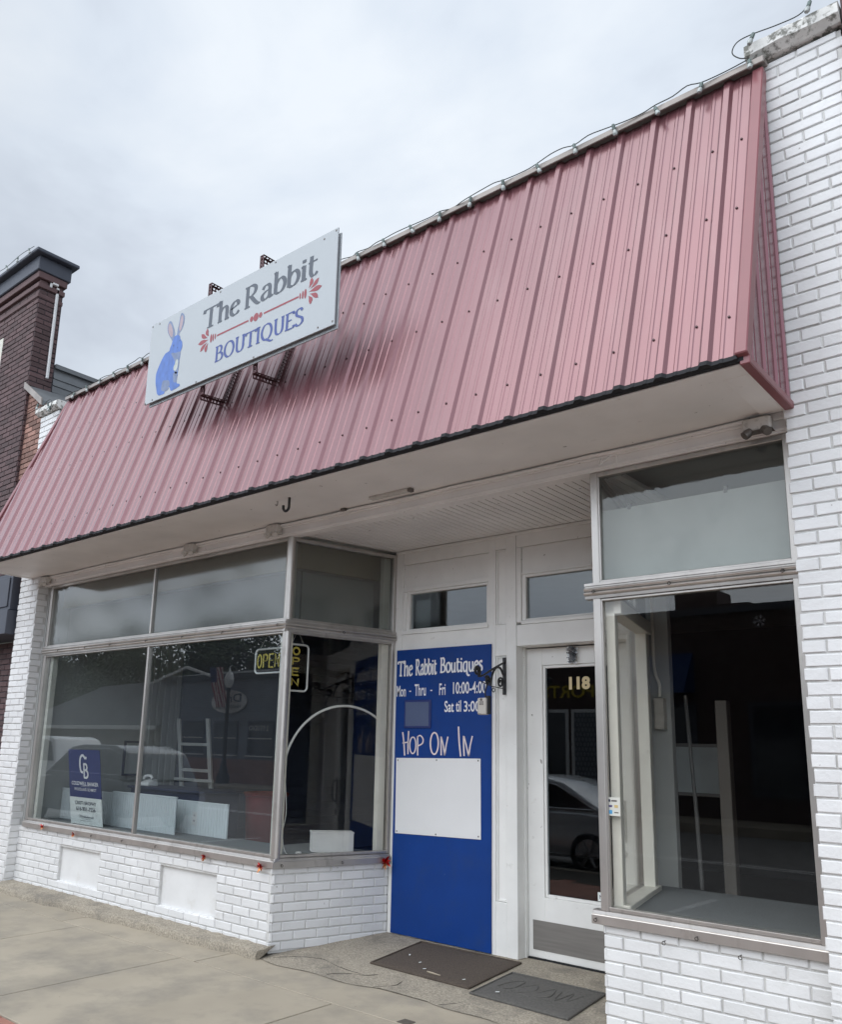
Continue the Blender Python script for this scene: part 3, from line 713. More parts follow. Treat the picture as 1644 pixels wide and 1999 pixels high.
# beaded recess ceiling
mb = MB(); x = XC-.1; i = 0
while x < XR+.1:
    mb.box(x+.002, x+.058, .062, D+.02, 3.292, 3.32); mb.box(x+.058, x+.064, .062, D+.02, 3.297, 3.32); x += .064
mb.box(XC-.1, XR+.1, .0605, .085, ZT+.002, 3.29)
mb.build('entry_ceiling', PAINT_SOFFIT, shop, bevel=.002)

# entry wall facing the street at the back of the recess
mb = MB()
Y0, Y1 = D, D+.10
def bx(x0, x1, z0, z1, y0=D, y1=None): mb.box(x0, x1, y0, D+.10 if y1 is None else y1, z0, z1)
bx(XCB-.02, -.415, -.02, 3.29); bx(-.413, .52, 3.157, 3.29, D+.001); bx(-.413, .52, 2.905, 2.943, D+.002)
bx(-.413, .52, 2.515, 2.548, D-.006); bx(-.413, -.375, 2.55, 2.903, D+.003)
bx(-.412, .519, 2.945, 3.155, D+.018)
bx(-.413, .52, -.02, 2.513, D+.001)
bx(.522, .592, 0, 3.29, D-.004); bx(.696, .79, 0, 3.29, D-.004)
for a, b in ((.0, .386), (2.272, 2.528), (3.163, 3.29)): bx(.5925, .6955, a, b, D-.003)
for a, b in ((.387, 2.271), (2.529, 3.162)):
    bx(.593, .695, a, b, D+.02)
    bx(.594, .606, a+.001, b-.001, D+.006, D+.019); bx(.682, .694, a+.001, b-.001, D+.006, D+.019)
    bx(.607, .681, a+.002, a+.014, D+.006, D+.019); bx(.607, .681, b-.014, b-.002, D+.006, D+.019)
bx(.792, 1.80, 3.160, 3.29, D+.001); bx(.792, .835, 2.536, 3.158, D+.002); bx(.837, 1.80, 2.926, 2.944, D+.002); bx(.837, 1.80, 2.946, 3.158, D+.018)
bx(.837, 1.80, 2.516, 2.545, D-.006); bx(.792, 1.80, 2.345, 2.514, D+.001)
bx(1.725, 1.80, 0, 2.343, D+.001)
bx(XCB-.0, 1.79, 3.262, 3.287, D-.014, D-.001)
ew = mb.build('entry_wall', PAINT, shop, bevel=.0025)
mb = MB(); mb.box(.792, .80, D+.102, D+.17, 0, 2.34); mb.box(.74, .799, D+.101, D+.25, 0, 2.36); mb.box(1.726, 1.78, D+.101, D+.25, 0, 2.36); mb.box(.80, 1.725, D+.101, D+.25, 2.342, 2.5)
mb.build('door_jamb', PAINT, ew, bevel=.002)
for x0, x1 in ((-.374, .518), (.838, 1.79)):
    mb = MB(); z0, z1 = 2.549, 2.904 if x0 < 0 else 2.925
    mb.box(x0, x0+.036, D+.012, D+.07, z0, z1); mb.box(x1-.026, x1, D+.012, D+.07, z0, z1); mb.box(x0+.037, x1-.027, D+.012, D+.07, z1-.022, z1); mb.box(x0+.037, x1-.027, D+.012, D+.07, z0, z0+.014)
    f = mb.build('transom_window', PAINT, shop, bevel=.003)
    mb = MB(); mb.box(x0+.03, x1-.02, D+.04, D+.046, z0+.01, z1-.015); mb.build('pane', GLASS_DOOR, f)
# door
DY = D+.13; dx0, dx1, gx0, gx1 = .803, 1.722, .967, 1.56
mb = MB()
mb.box(dx0, gx0-.022, DY, DY+.045, .012, 2.332); mb.box(gx1+.022, dx1, DY, DY+.045, .012, 2.332)
mb.box(gx0-.022, gx1+.022, DY, DY+.045, .012, .445); mb.box(gx0-.022, gx1+.022, DY, DY+.045, 2.195, 2.332)
for q in ((gx0-.021, gx0, .446, 2.194), (gx1, gx1+.021, .446, 2.194), (gx0+.001, gx1-.001, .446, .468), (gx0+.001, gx1-.001, 2.172, 2.194)):
    mb.box(q[0], q[1], DY+.010, DY+.040, q[2], q[3])
door = mb.build('door', PAINT, shop, bevel=.003)
mb = MB(); mb.box(gx0-.005, gx1+.005, DY+.022, DY+.028, .46, 2.18); mb.build('pane', GLASS_DOOR, door)
mb = MB(); mb.box(.842, 1.69, DY-.003, DY-.0005, .068, .277); mb.build('kick_plate', KICK, door)
mb = MB(); mb.box(dx0-.003, dx1, DY-.012, DY+.05, -.02, .010); mb.build('threshold', BLACK, door)
mb = MB(); put_text(mb, '118', 1.172, 1.352, 1.998, 2.098, lambda u, z: (u, DY+.0208, z), 0, .05); mb.build('house_number', GOLD, door)
mb = MB(); mb.tube(catmull([(1.60, DY, 1.16), (1.60, DY-.045, 1.13), (1.61, DY-.05, 1.03), (1.60, DY-.04, .95), (1.60, DY, .93)], 5), .011, 8); mb.box(1.575, 1.625, DY-.006, DY-.0005, .90, 1.19); mb.build('handle', KICK, door, smooth=True)
mb = MB(); mb.lathe([(.0, 0), (.026, 0), (.026, -.012), (.0, -.013)], (1.60, DY, .82), 16, 0, 'y'); mb.build('lock', KICK, door)
mb = MB(); mb.box(1.372, 1.46, DY+.0205, DY+.0215, .474, .535); put_text(mb, 'NO', 1.386, 1.43, .490, .518, lambda u, z: (u, DY+.0200, z), 1, .02); mb.build('sticker', [OFFWHITE, INK], door)
# interior shell
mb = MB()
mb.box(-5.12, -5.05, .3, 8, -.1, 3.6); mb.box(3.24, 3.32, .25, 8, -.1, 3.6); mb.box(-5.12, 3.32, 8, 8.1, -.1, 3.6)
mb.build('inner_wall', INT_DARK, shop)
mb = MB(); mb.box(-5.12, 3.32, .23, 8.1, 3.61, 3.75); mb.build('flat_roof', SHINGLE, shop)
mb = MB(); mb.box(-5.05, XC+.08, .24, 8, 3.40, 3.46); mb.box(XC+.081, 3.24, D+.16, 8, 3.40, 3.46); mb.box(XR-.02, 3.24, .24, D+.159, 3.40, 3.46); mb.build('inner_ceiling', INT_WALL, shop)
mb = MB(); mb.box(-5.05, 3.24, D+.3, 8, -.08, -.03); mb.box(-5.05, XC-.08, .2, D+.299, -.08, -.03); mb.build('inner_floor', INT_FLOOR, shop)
mb = MB(); mb.box(-5.04, -4.99, .04, 2.0, .0, 3.39)
for i in range(5): mb.box(-4.988, -4.962, 1.55+i*.095, 1.61+i*.095, .0, 3.39)
mb.build('side_wall_panel', INT_WALL, shop, bevel=.003)
# display floors
mb = MB(); n = MB(); mb.hexa([(-4.98, .04, .58), (XC-.06, .04, .58), (-.62, .75, .58), (-4.98, .75, .58), (-4.98, .04, .628), (XC-.06, .04, .628), (-.62, .75, .628), (-4.98, .75, .628)]); mb.hexa([(-1.5, .751, .58), (-.62, .751, .58), (-.55, 1.1, .58), (-1.5, 1.1, .58), (-1.5, .751, .628), (-.62, .751, .628), (-.55, 1.1, .628), (-1.5, 1.1, .628)])
mb.build('display_floor', CARPET, shop)
mb = MB(); mb.hexa([(XR+.07, .05, .57), (3.23, .05, .57), (3.23, 1.27, .57), (1.80, 1.27, .57), (XR+.07, .05, .632), (3.23, .05, .632), (3.23, 1.27, .632), (1.80, 1.27, .632)]); mb.build('display_floor', CARPET, shop)
# inner post and wall strip of the right display, its ceiling board and the hung transom panel
mb = MB(); mb.box(1.80, 1.96, 1.271, 1.33, .3, 3.2); mb.build('wall_strip', INT_WALL, shop)
mb = MB(); mb.box(2.27, 2.35, 1.275, 1.35, -.02, 1.9); mb.build('inner_frame_post', mat('dark_wood_post', (.10, .09, .08), .7), shop, bevel=.004)
mb = MB(); mb.box(1.98, 3.22, .16, .175, 2.46, 3.045)
tp = mb.build('transom_board', mat('pale_hung_board', (.50, .51, .49), .6, var=.05, dirt=((.3, .31, .3), 3, .48, .8, .6)), shop)
for x in (2.2, 2.80):
    mb = MB(); mb.box(x, x+.02, .155, .178, 3.03, 3.07); mb.build('clip', ALU_DARK, tp)
mb = MB(); mb.box(-4.95, -.85, .20, .215, 3.03, 3.39); mb.build('ceiling_valance', CEIL_YEL, shop)
T5 = frame((XC-.16, .15), (XCB-XC, D)); mb = MB(T5); mb.box(.02, L_LSIDE-.1, -.10, -.085, 3.06, 3.39); mb.build('ceiling_valance', CEIL_YEL, shop)
# lower backs of the transoms
mb = MB(); mb.box(-4.95, -.95, .30, .32, 2.50, 3.03); mb.build('transom_board', mat('dim_grey_board', (.20, .21, .21), .7, var=.1), shop)
mb = MB(T5); mb.box(.1, L_LSIDE-.1, -.22, -.20, 2.50, 3.06); mb.build('transom_board', INT_WALL, shop)
# conduit with its switch box in the right display
mb = MB(); mb.tube(catmull([(1.86, 1.24, 3.0), (1.86, 1.24, 2.35), (1.865, 1.24, 2.12), (1.895, 1.24, 2.02), (1.895, 1.24, 1.93)], 5), .012, 8); mb.build('inner_conduit', POST_IN, shop, smooth=True)
mb = MB(); mb.box(1.86, 1.93, 1.21, 1.268, 1.70, 1.92); mb.box(1.862, 1.928, 1.205, 1.209, 1.72, 1.81); mb.build('switch_box', BEIGE, shop, bevel=.004)
mb = MB(); mb.box(-5.048, -5.03, 2.05, 6.5, 0, 3.38)
for i in range(30): mb.box(-5.0295, -5.012, 2.05, 6.5, .1+i*.105, .185+i*.105)
mb.build('slatwall', SLAT, shop)

# ================================================================== NEIGHBOURING BUILDINGS
nb = thing('brick_building', 'dark purple brick building with a tall parapet left of the shop', 'building', (-8, 0, 0))
mb = MB(frame((-13, -.09), (1, 0))); brick_wall(mb, mb.T, 7.0, 3.5, 7.62, [], (0, 1), thick=.33, lo=1.5)
T3 = frame((-6.0, -.09), (0, 1)); m2 = MB(T3); brick_wall(m2, T3, .32, 3.5, 7.62, [], (1, 0), 1, core=False)
for q in m2.f: mb.f.append([j+len(mb.v) for j in q]); mb.m.append(0)
mb.v += m2.v
mb.build('parapet_wall', [PURPLE_BRICK, DARK_MORTAR], nb)
mb = MB()
for i, (z0, z1, o_) in enumerate(((7.36, 7.42, .014), (7.50, 7.57, .03), (7.625, 7.72, .05))): mb.box(-13, -6.0+o_, -.10-o_, .24+o_*.5, z0, z1)
mb.build('cornice_band', PURPLE_BRICK, nb, bevel=.006)
mb = MB(); mb.box(-13, -5.93, -.18, .30, 7.722, 7.93); mb.box(-13, -5.84, -.26, .36, 7.932, 7.985); mb.build('cornice', NAVY_TRIM, nb, bevel=.01)
mb = MB(); mb.box(-5.995, -5.97, .13, .175, 6.25, 7.6); mb.build('downspout', TRIM_W, nb, bevel=.012)
mb = MB(); mb.box(-5.985, -5.96, .03, .06, 7.55, 7.62); mb.box(-5.985, -5.94, .06, .14, 7.60, 7.63); mb.build('downspout_elbow', TRIM_W, nb, bevel=.005)
mb = MB(); mb.box(-13, -6.02, .25, 9, 3.0, 6.45)
for i in range(32): mb.hexa([(-6.02, .25, 3.2+i*.1), (-6.0, .25, 3.2+i*.1), (-6.0, 9, 3.2+i*.1), (-6.02, 9, 3.2+i*.1), (-6.02, .25, 3.295+i*.1), (-6.012, .25, 3.295+i*.1), (-6.012, 9, 3.295+i*.1), (-6.02, 9, 3.295+i*.1)])
mb.box(-6.3, -5.97, .25, 9, 6.44, 6.5)
mb.build('side_wall', SLATE_METAL, nb)
mb = MB(frame((-7.55, -.082), (1, 0))); mb.box(0, .62, -.0, .02, 6.0, 7.05); fw_ = mb.build('window', mat('cream_window_frame', (.62, .6, .52), .5), nb)
mb = MB(frame((-7.55, -.082), (1, 0))); mb.box(.0, .53, .0205, .024, 6.10, 6.98); mb.build('pane', GLASS_FAR, fw_)
mb = MB(); mb.box(-13, -5.56, -.16, .25, 3.02, 3.47)
for i in range(20): mb.box(-13+i*.37, -12.645+i*.37, -.175, -.16, 3.06, 3.42)
mb.build('sign_band', NAVY_TRIM, nb, bevel=.004)
mb = MB(); mb.box(-13, -5.52, -.20, .25, 2.72, 3.01); mb.build('awning_box', NAVY_TRIM, nb, bevel=.004)
mb = MB(frame((-13, .22), (1, 0))); brick_wall(mb, mb.T, 7.49, -.15, 2.7, [], (0, 0), lo=5.2, thick=.3); mb.build('ground_floor_wall', [PURPLE_BRICK, DARK_MORTAR], nb)
mb = MB(); mb.box(-13, -6.01, -.06, .25, 3.475, 3.6); mb.build('ledge', NAVY_TRIM, nb)
# red brick wall between the neighbour and the shop pier, with its sloping metal coping
party = thing('party_wall', 'weathered red brick wall with sloping metal coping beside white pier', 'wall', (-5.75, 0, 0))
mb = MB(frame((-6.0, -.045), (1, 0))); brick_wall(mb, mb.T, .50, 3.3, 5.70, [], (0, 0), thick=.25, depth=.011, zref=6.02)
brick_wall(mb, mb.T, .50, 5.705, 6.02, [((6.0-z)/.32*.5, .6, z-.036, z+.036) for z in [6.02-.0705*(i+.5) for i in range(5)]], (0, 0), depth=.011, core=False, zref=6.02)
mb.hexa([(0, -.25, 5.70), (.50, -.25, 5.70), (.50, 0, 5.70), (0, 0, 5.70), (0, -.25, 6.02), (.50, -.25, 5.701), (.50, 0, 5.701), (0, 0, 6.02)], 1)
mb.build('brick_face', [RED_BRICK, GREY_MORTAR], party)
mb = MB(); mb.hexa([(-6.02, -.10, 6.03), (-5.50, -.10, 5.66), (-5.50, .9, 5.70), (-6.02, .9, 6.08), (-6.02, -.10, 6.09), (-5.50, -.10, 5.73), (-5.50, .9, 5.77), (-6.02, .9, 6.14)]); mb.build('coping', SLATE_METAL, party, bevel=.006)
mb = MB(); mb.hexa([(-6.03, -.125, 6.03), (-5.49, -.125, 5.655), (-5.49, -.101, 5.655), (-6.03, -.101, 6.03), (-6.03, -.125, 6.12), (-5.49, -.125, 5.75), (-5.49, -.101, 5.75), (-6.03, -.101, 6.12)]); mb.build('coping_edge', TAN_METAL, party, bevel=.004)
rb = thing('brick_building', 'dark brick building edge beyond the right white pier', 'building', (5.5, 0, 0))
mb = MB(); mb.box(3.70, 9, -.14, 8, -.2, 7.2); mb.build('wall', PURPLE_BRICK, rb)
mb = MB(); mb.box(3.69, 9, -.2, 8, 7.2, 7.4); mb.build('cornice', NAVY_TRIM, rb)

# ================================================================== SIGN ON THE MANSARD
SX0, SX1, SZ0, SZ1, SY = -1.97, .445, 4.497, 5.29, -.80
sg = thing('shop_sign', 'large white board reading The Rabbit Boutiques with blue rabbit, above mansard', 'sign', (-.76, -.75, 4.5))
mb = MB(); mb.box(SX0, SX1, SY, SY+.012, SZ0, SZ1); mb.build('front_panel', SIGN_PANEL, sg, bevel=.002)
mb = MB(); mb.box(SX0+.03, SX1+.004, SY+.030, SY+.042, SZ0-.022, SZ1-.03); mb.build('rear_panel', SIGN_PANEL, sg, bevel=.002)
for z in (SZ0+.02, SZ1-.06):
    mb = MB(); mb.box(SX0+.06, SX1-.06, SY+.013, SY+.029, z, z+.035); mb.build('inner_rail', ALU, sg)
fs = lambda u, v, l=0: (u, SY-.0012-l, v)
mb = MB(); pen_text(mb, 'The', -1.153, -.665, 4.976, .19, fs, .20, .055, .15); pen_text(mb, 'Rabbit', -.612, .245, 4.981, .19, fs, .20, .055, .15)
mb.build('title_lettering', SIGN_GREY, sg, recalc=False)
mb = MB(); pen_text(mb, 'BOUTIQUES', -.960, .115, 4.617, .137, fs, .19, .06, .15); mb.build('lower_lettering', SIGN_BLUE, sg, recalc=False)
mb = MB(); zc = 4.860
for cx, d in ((-1.055, -1), (.142, 1)):
    for k, (a, ln, w) in enumerate(((0, .145, .024), (38, .12, .021), (-38, .12, .021), (72, .10, .022), (-72, .10, .022))):
        A = math.radians(a); r0 = .012+.02*(k > 0)
        P = []
        for i in range(13):
            t = i/12; ww = w*math.sin(PI*t**1.5)
            P.append((t, ww))
        P = P+[(t, -w_) for t, w_ in P[::-1][1:-1]]
        bend = .35*(1 if a > 0 else -1 if a < 0 else 0)
        pts = []
        for t, w_ in P:
            A2 = A*(1-.45*t)+bend*.0
            x = r0*math.cos(A)+t*ln*math.cos(A*(.55+.45*t)); y = r0*math.sin(A)+t*ln*math.sin(A*(.55+.45*t))*.85
            pts.append((cx+d*(x-w_*math.sin(A)*.9), zc+(y+w_*math.cos(A)*.9)))
        mb.sheet(pts, lambda u, v, k=k: fs(u, v, .0002*k))
    for i, (h, w) in enumerate(((.040, .0135), (.034, .010), (.027, .008))):
        q = cx-d*(.022+i*.029); mb.sheet(ell(q, zc, w, h), lambda u, v: fs(u, v, .0003))
for a, b in ((-.955, -.545), (-.358, .045)): mb.sheet([(a, zc-.008), (b, zc-.008), (b, zc+.008), (a, zc+.008)], lambda u, v: fs(u, v))
for q, r in ((-.506, .021), (-.452, .031), (-.396, .021)): mb.sheet(ell(q, zc, r, r*1.15), lambda u, v: fs(u, v))
mb.build('ornament', SIGN_RED, sg, recalc=False)
R = lambda P, l: [(p[0]-1.6, p[1]+4.9) for p in P]
BODY = [(-.007,.119),(.002,.137),(.024,.156),(.059,.155),(.098,.137),(.114,.101),(.142,.066),(.152,.022),(.144,-.006),(.131,-.027),(.132,-.058),(.126,-.107),(.125,-.157),(.12,-.206),(.115,-.255),(.11,-.303),(.121,-.326),(.154,-.338),(.164,-.358),(.127,-.368),(.088,-.372),(.049,-.374),(.023,-.36),(.012,-.336),(-.014,-.319),(-.003,-.335),(-.02,-.35),(-.057,-.353),(-.067,-.37),(-.111,-.371),(-.153,-.365),(-.181,-.339),(-.196,-.294),(-.217,-.237),(-.225,-.157),(-.211,-.109),(-.181,-.061),(-.147,-.014),(-.103,.025),(-.048,.033),(-.036,.06),(-.019,.086)]
EARL = [(-.032,.147),(-.061,.183),(-.092,.229),(-.105,.276),(-.1,.316),(-.074,.337),(-.042,.313),(-.011,.26),(.012,.211),(.021,.172),(.002,.137),(-.007,.116)]
EARLIN = [(-.039,.17),(-.068,.206),(-.088,.249),(-.093,.293),(-.08,.317),(-.052,.295),(-.026,.25),(-.011,.203),(-.018,.164)]
EARR = [(.055,.158),(.057,.201),(.067,.245),(.076,.294),(.083,.333),(.099,.359),(.13,.338),(.15,.305),(.151,.263),(.141,.22),(.118,.186),(.093,.169),(.084,.146)]
EARRIN = [(.086,.192),(.08,.241),(.089,.289),(.096,.323),(.111,.334),(.13,.306),(.132,.265),(.122,.221),(.107,.185)]
CHEST = [(-.011,.001),(.063,-.016),(.127,-.026),(.125,-.066),(.124,-.147),(.116,-.205),(.092,-.228),(.064,-.2),(.043,-.158),(.06,-.112),(.029,-.057)]
CREAM = [(.074,-.096),(.092,-.086),(.108,-.117),(.106,-.162),(.087,-.191),(.054,-.182),(.046,-.149),(.063,-.128)]
HAUNCH = [(-.106,-.243),(-.057,-.246),(-.006,-.266),(.009,-.315),(-.014,-.319),(-.003,-.335),(-.02,-.35),(-.066,-.35),(-.119,-.321)]
LEGR = [(.05,-.211),(.106,-.217),(.11,-.303),(.087,-.307),(.061,-.29)]
mb = MB()
for P, mi, l in ((EARL, 1, .0002), (EARR, 1, .0002), (EARLIN, 2, .0005), (EARRIN, 2, .0005), (BODY, 0, .0004), (CHEST, 1, .0007), (HAUNCH, 1, .0007), (LEGR, 1, .0007), (CREAM, 3, .001)):
    q = [(p.x, p.y) for p in catmull([(a, b, 0) for a, b in P], 4, True)]
    mb.sheet(R(q, l), lambda u, v, l=l: fs(u, v, l), mi)
for c, r in (((.018, .067), .008), ((.108, .087), .006), ((.082, .027), .006)): mb.sheet(R(ell(c[0], c[1], r*.7, r*1.3), 0), lambda u, v: fs(u, v, .0012), 4)
mb.build('rabbit_picture', [RAB_BLUE, RAB_DARK, RAB_EAR, RAB_CREAM, INK], sg, recalc=False)
for x, z in ((SX0+.02, SZ1-.02), (SX0+.13, SZ1-.025), (-.95, SZ1-.025), (-.25, SZ1-.02), (.30, SZ1-.04), (SX1-.02, SZ1-.02), (SX1-.02, SZ0+.03), (SX1-.17, SZ0+.03), (-.45, SZ0+.012), (-1.2, SZ0+.012), (SX0+.12, SZ0+.02), (SX0+.01, SZ0+.01)):
    mb = MB(); mb.lathe([(0, 0), (.009, 0), (.007, -.003), (0, -.0035)], (x, SY, z), 8, 0, 'y'); mb.build('screw', ALU_DARK, sg)
def slope_y(z): return MY0+(z-MZ0)/(MZ1-MZ0)*(MY1-MY0)
for x in (-1.22, -.53):
    mb = MB()
    def angle(p, q, w=.046):
        p, q = Vector(p), Vector(q); d = (q-p).normalized(); sx = Vector((1, 0, 0)); o_ = d.cross(sx)
        L_ = (q-p).length; k = 0; st = .034
        for n_, a_ in ((sx, o_), (o_, sx)):
            # perforated flange: two rails with rungs between the holes
            for s0, s1 in ((0, .014), (w-.014, w)):
                c = [p+n_*s0, p+n_*s1, p+n_*s1+a_*.003, p+n_*s0+a_*.003]; e_ = [v+d*L_ for v in c]; mb.hexa([*c, *e_])
            k = 0
            while k < L_-.012:
                c = [p+d*k+n_*.0142, p+d*k+n_*(w-.0142), p+d*k+n_*(w-.0142)+a_*.003, p+d*k+n_*.0142+a_*.003]; e_ = [v+d*.014 for v in c]; mb.hexa([*c, *e_]); k += st
    angle((x, -.735, 4.42), (x, -.735, 5.47))
    angle((x, -.735, 5.47), (x, slope_y(5.40)-.03, 5.47))
    angle((x, -.735, 4.42), (x, slope_y(4.44)-.02, 4.44))
    angle((x, slope_y(4.44)-.03, 4.44), (x, slope_y(5.47)-.03, 5.47))
    mb.build('mounting_bracket', RUST, sg)

# ================================================================== STRING LIGHTS
def string_lights(name, label, pts, spots, group='string lights along the roof edges', hang=.075):
    t = thing(name, label, 'string lights', pts[0], group)
    m = MB(); m.tube(pts, .0036, 5); m.build('cord', CORD, t)
    proto = None
    for i, p in enumerate(spots):
        tilt = random.uniform(-.3, .3)
        if proto is None:
            m = MB(); m.lathe([(0, .022), (.010, .022), (.012, .015), (.012, -.014), (.0, -.015)], p, 8); so_ = m.build('bulb_socket', SOCKET, t)
            o0 = origin_of(so_)
            m = MB(); m.lathe([(0, -.014), (.009, -.016), (.016, -.034), (.017, -.044), (.012, -.056), (0, -.061)], p, 10); b = m.build('bulb', BULB, so_, smooth=True)
            for o in (so_, b):
                for v in o.data.vertices: v.co -= Vector(p)-Vector(pts[0])
            so_.location = Vector(p)-Vector(pts[0]); proto = so_
        else:
            so_ = copy_tree(proto, Vector(p)-Vector(pts[0]), t)
        so_.rotation_euler = (tilt, random.uniform(-.4, .4), 0)
    return t
pts, spots = [], []; x = 3.22; i = 0
while x > -4.75:
    sp = (x, -.20, 5.512+random.uniform(-.012, .008)); spots.append(sp)
    x2 = x-.286
    pts.append((x, -.20, 5.534)); lift = random.choice((.028, .004, .0, .006, .016, -.01, .0))
    for k in (.3, .65): pts.append((x-.286*k, -.19+random.uniform(-.01, .02), 5.538+lift*random.uniform(.6, 1.0)))
    x = x2
string_lights('string_lights', 'string of clear bulbs along the rose mansard top edge', [tuple(p) for p in catmull(pts, 3)], spots)
P = catmull([(3.22, -.20, 5.54), (3.17, -.21, 5.56), (3.13, -.21, 5.62), (3.16, -.21, 5.675), (3.24, -.205, 5.685), (3.40, -.21, 5.655), (3.52, -.205, 5.66), (3.60, -.2, 5.75), (3.68, -.19, 5.72)], 5)
string_lights('string_lights', 'short string of bulbs looped over the right pier cap stone', [tuple(p) for p in P], [(3.25, -.215, 5.66), (3.56, -.215, 5.68)])
P = catmull([(-5.9-.4*i, -.285, 8.0+(.02 if i % 2 else -.01)) for i in range(9)], 4)
string_lights('string_lights', 'string of bulbs along the dark cornice of the left brick building', [tuple(p) for p in P], [(-6.02-.33*i, -.295, 7.98) for i in range(8)])
P = catmull([(-4.98, -.2, 5.50), (-5.05, -.2, 5.44), (-5.03, -.2, 5.55), (-5.14, -.19, 5.60), (-5.3, -.19, 5.56), (-5.46, -.18, 5.62), (-5.6, -.1, 5.72)], 5)
string_lights('string_lights', 'short string of bulbs tangled at the left pier cap stone', [tuple(p) for p in P], [(-5.04, -.215, 5.47), (-5.10, -.21, 5.52), (-5.42, -.19, 5.60)])

# ================================================================== THINGS ON THE SOFFIT
def light_box(x, y, z, label, mats, dark):
    t = thing('flood_light_holder', label, 'light fixture', (x, y, z), 'painted twin light holders under the soffit')
    m = MB(); m.box(x-.075, x+.075, y-.062, y, z, z+.075); m.build('box', mats, t, bevel=.008)
    for s in (-1, 1):
        m = MB(); ax = Vector((s*.55, -.5, -.65)).normalized(); c = Vector((x+s*.032, y-.04, z+.01))
        m.tube([c, c-Vector((0, 0, -.0))+ax*.03, c+ax*.055], [.021, .026, .024], 10); m.build('lamp_socket', dark, t, smooth=True)
    m = MB(); m.box(x-.082, x+.082, y-.066, y, z-.006, z-.001); m.build('cover_plate', dark, t, bevel=.002)
light_box(3.08, -.037, 3.275, 'beige twin light holder with dark sockets beside the right white pier', LIGHT_BOX, ALU_DARK)
light_box(-.93, -.037, 3.29, 'painted twin light holder above the corner post', LIGHT_BOX, LIGHT_BOX)
light_box(-2.12, -.037, 3.285, 'painted twin light holder above the middle of left window', LIGHT_BOX, LIGHT_BOX)
light_box(-4.93, -.037, 3.285, 'painted twin light holder beside the left white pier', LIGHT_BOX, LIGHT_BOX)
def hook(x, y, r, wr, label):
    m = MB(); P = [(x, y, SOF+.01), (x, y, SOF-r*1.6)]+[(x-r*.9+r*.9*math.cos(a), y, SOF-r*1.9-r*.95*math.sin(a)) for a in [PI*i/10 for i in range(0, 11)]]+[(x-r*1.8, y, SOF-r*1.45)]
    m.tube(P, wr, 8); tag(m.build('ceiling_hook', IRON, loc=(x, y, SOF), smooth=True), label, 'hook', 'hooks in the soffit')
hook(-.235, -.53, .036, .0105, 'large black iron hook screwed into the white soffit')
hook(-.385, -.517, .012, .003, 'tiny black cup hook left of the large soffit hook')
# ================================================================== ENTRY THINGS
hbrd = thing('hours_board', 'tall royal blue board with shop name and opening hours in white', 'sign', (.05, D-.02, 0))
mb = MB(); mb.box(-.452, .5585, D-.019, D-.005, .006, 2.374); mb.build('panel', BLUE, hbrd, bevel=.002)
fb = lambda u, v, l=0: (u, D-.0205-l, v)
mb = MB()
pen_text(mb, 'The', -.432, -.262, 2.146, .128, fb, .23, .10, .2); pen_text(mb, 'Rabbit', -.232, .002, 2.150, .13, fb, .25, .10, .2); pen_text(mb, 'Boutiques', .038, .478, 2.160, .122, fb, .22, .10, .2)
mb.build('name_lettering', LETTER_WHITE, hbrd, recalc=False)
ft = lambda u, v: fb(u, v)
for w_, a0, a1, b0, b1 in (('Mon', -.442, -.337, 1.962, 2.058), ('-', -.298, -.277, 2.002, 2.012), ('Thru', -.238, -.113, 1.965, 2.067), ('-', -.064, -.043, 2.004, 2.014), ('Fri', .032, .098, 1.968, 2.066),
        ('10:00-4:00', .178, .513, 1.974, 2.073), ('Sat', .090, .188, 1.824, 1.918), ('til', .208, .262, 1.826, 1.922), ('3:00', .290, .452, 1.826, 1.914)):
    mb = MB(); put_text(mb, w_, a0, a1, b0, b1, ft, 0, .014); mb.build('hours_lettering', LETTER_WHITE, hbrd, recalc=False)
mb = MB()
def br(P, w=.0145, sm=False): stroke(mb, P, fb, w, w*.8, 0, sm)
z0 = 1.468
br([(-.362, 1.655), (-.345, 1.56), (-.335, z0-.012)]); br([(-.295, 1.665), (-.300, 1.55), (-.298, z0)], .014); br([(-.362, 1.562), (-.330, 1.566), (-.292, 1.572)], .013)
br([(p[0], p[1]) for p in circ(-.246, 1.545, .034, .070)], .013, True)
br([(-.195, 1.622), (-.192, 1.55), (-.190, z0-.008)]); br([(-.198, 1.616), (-.165, 1.628), (-.135, 1.600), (-.142, 1.562), (-.190, 1.540)], .013, True)
br([(p[0], p[1]) for p in circ(-.012, 1.565, .042, .090)], .015, True)
br([(.058, 1.622), (.060, 1.55), (.062, z0)]); br([(.062, 1.618), (.085, 1.54), (.098, z0)], .013); br([(.098, z0), (.112, 1.55), (.130, 1.622)], .013)
br([(.238, 1.705), (.246, 1.58), (.262, z0-.004)]); br([(.290, 1.63), (.292, 1.55), (.297, z0)]); br([(.295, 1.626), (.322, 1.54), (.342, z0)], .013); br([(.342, z0), (.356, 1.55), (.378, 1.63)], .013)
mb.build('brush_lettering', LETTER_PINK, hbrd, recalc=False)
mb = MB(); mb.box(-.343, -.05, D-.030, D-.0195, 1.69, 1.93); f = mb.build('display_frame', NAVY, hbrd, bevel=.003)
mb = MB(); mb.box(-.325, -.068, D-.033, D-.0305, 1.708, 1.912); mb.build('display_insert', mat('grey_blue_acrylic', (.10, .13, .23), .25, var=.03), f)
wp = thing('blank_panel', 'blank white plastic panel screwed to the blue hours board', 'panel', (.02, D-.03, .81))
mb = MB(); T = lambda u, v: (u, D-.024, v)
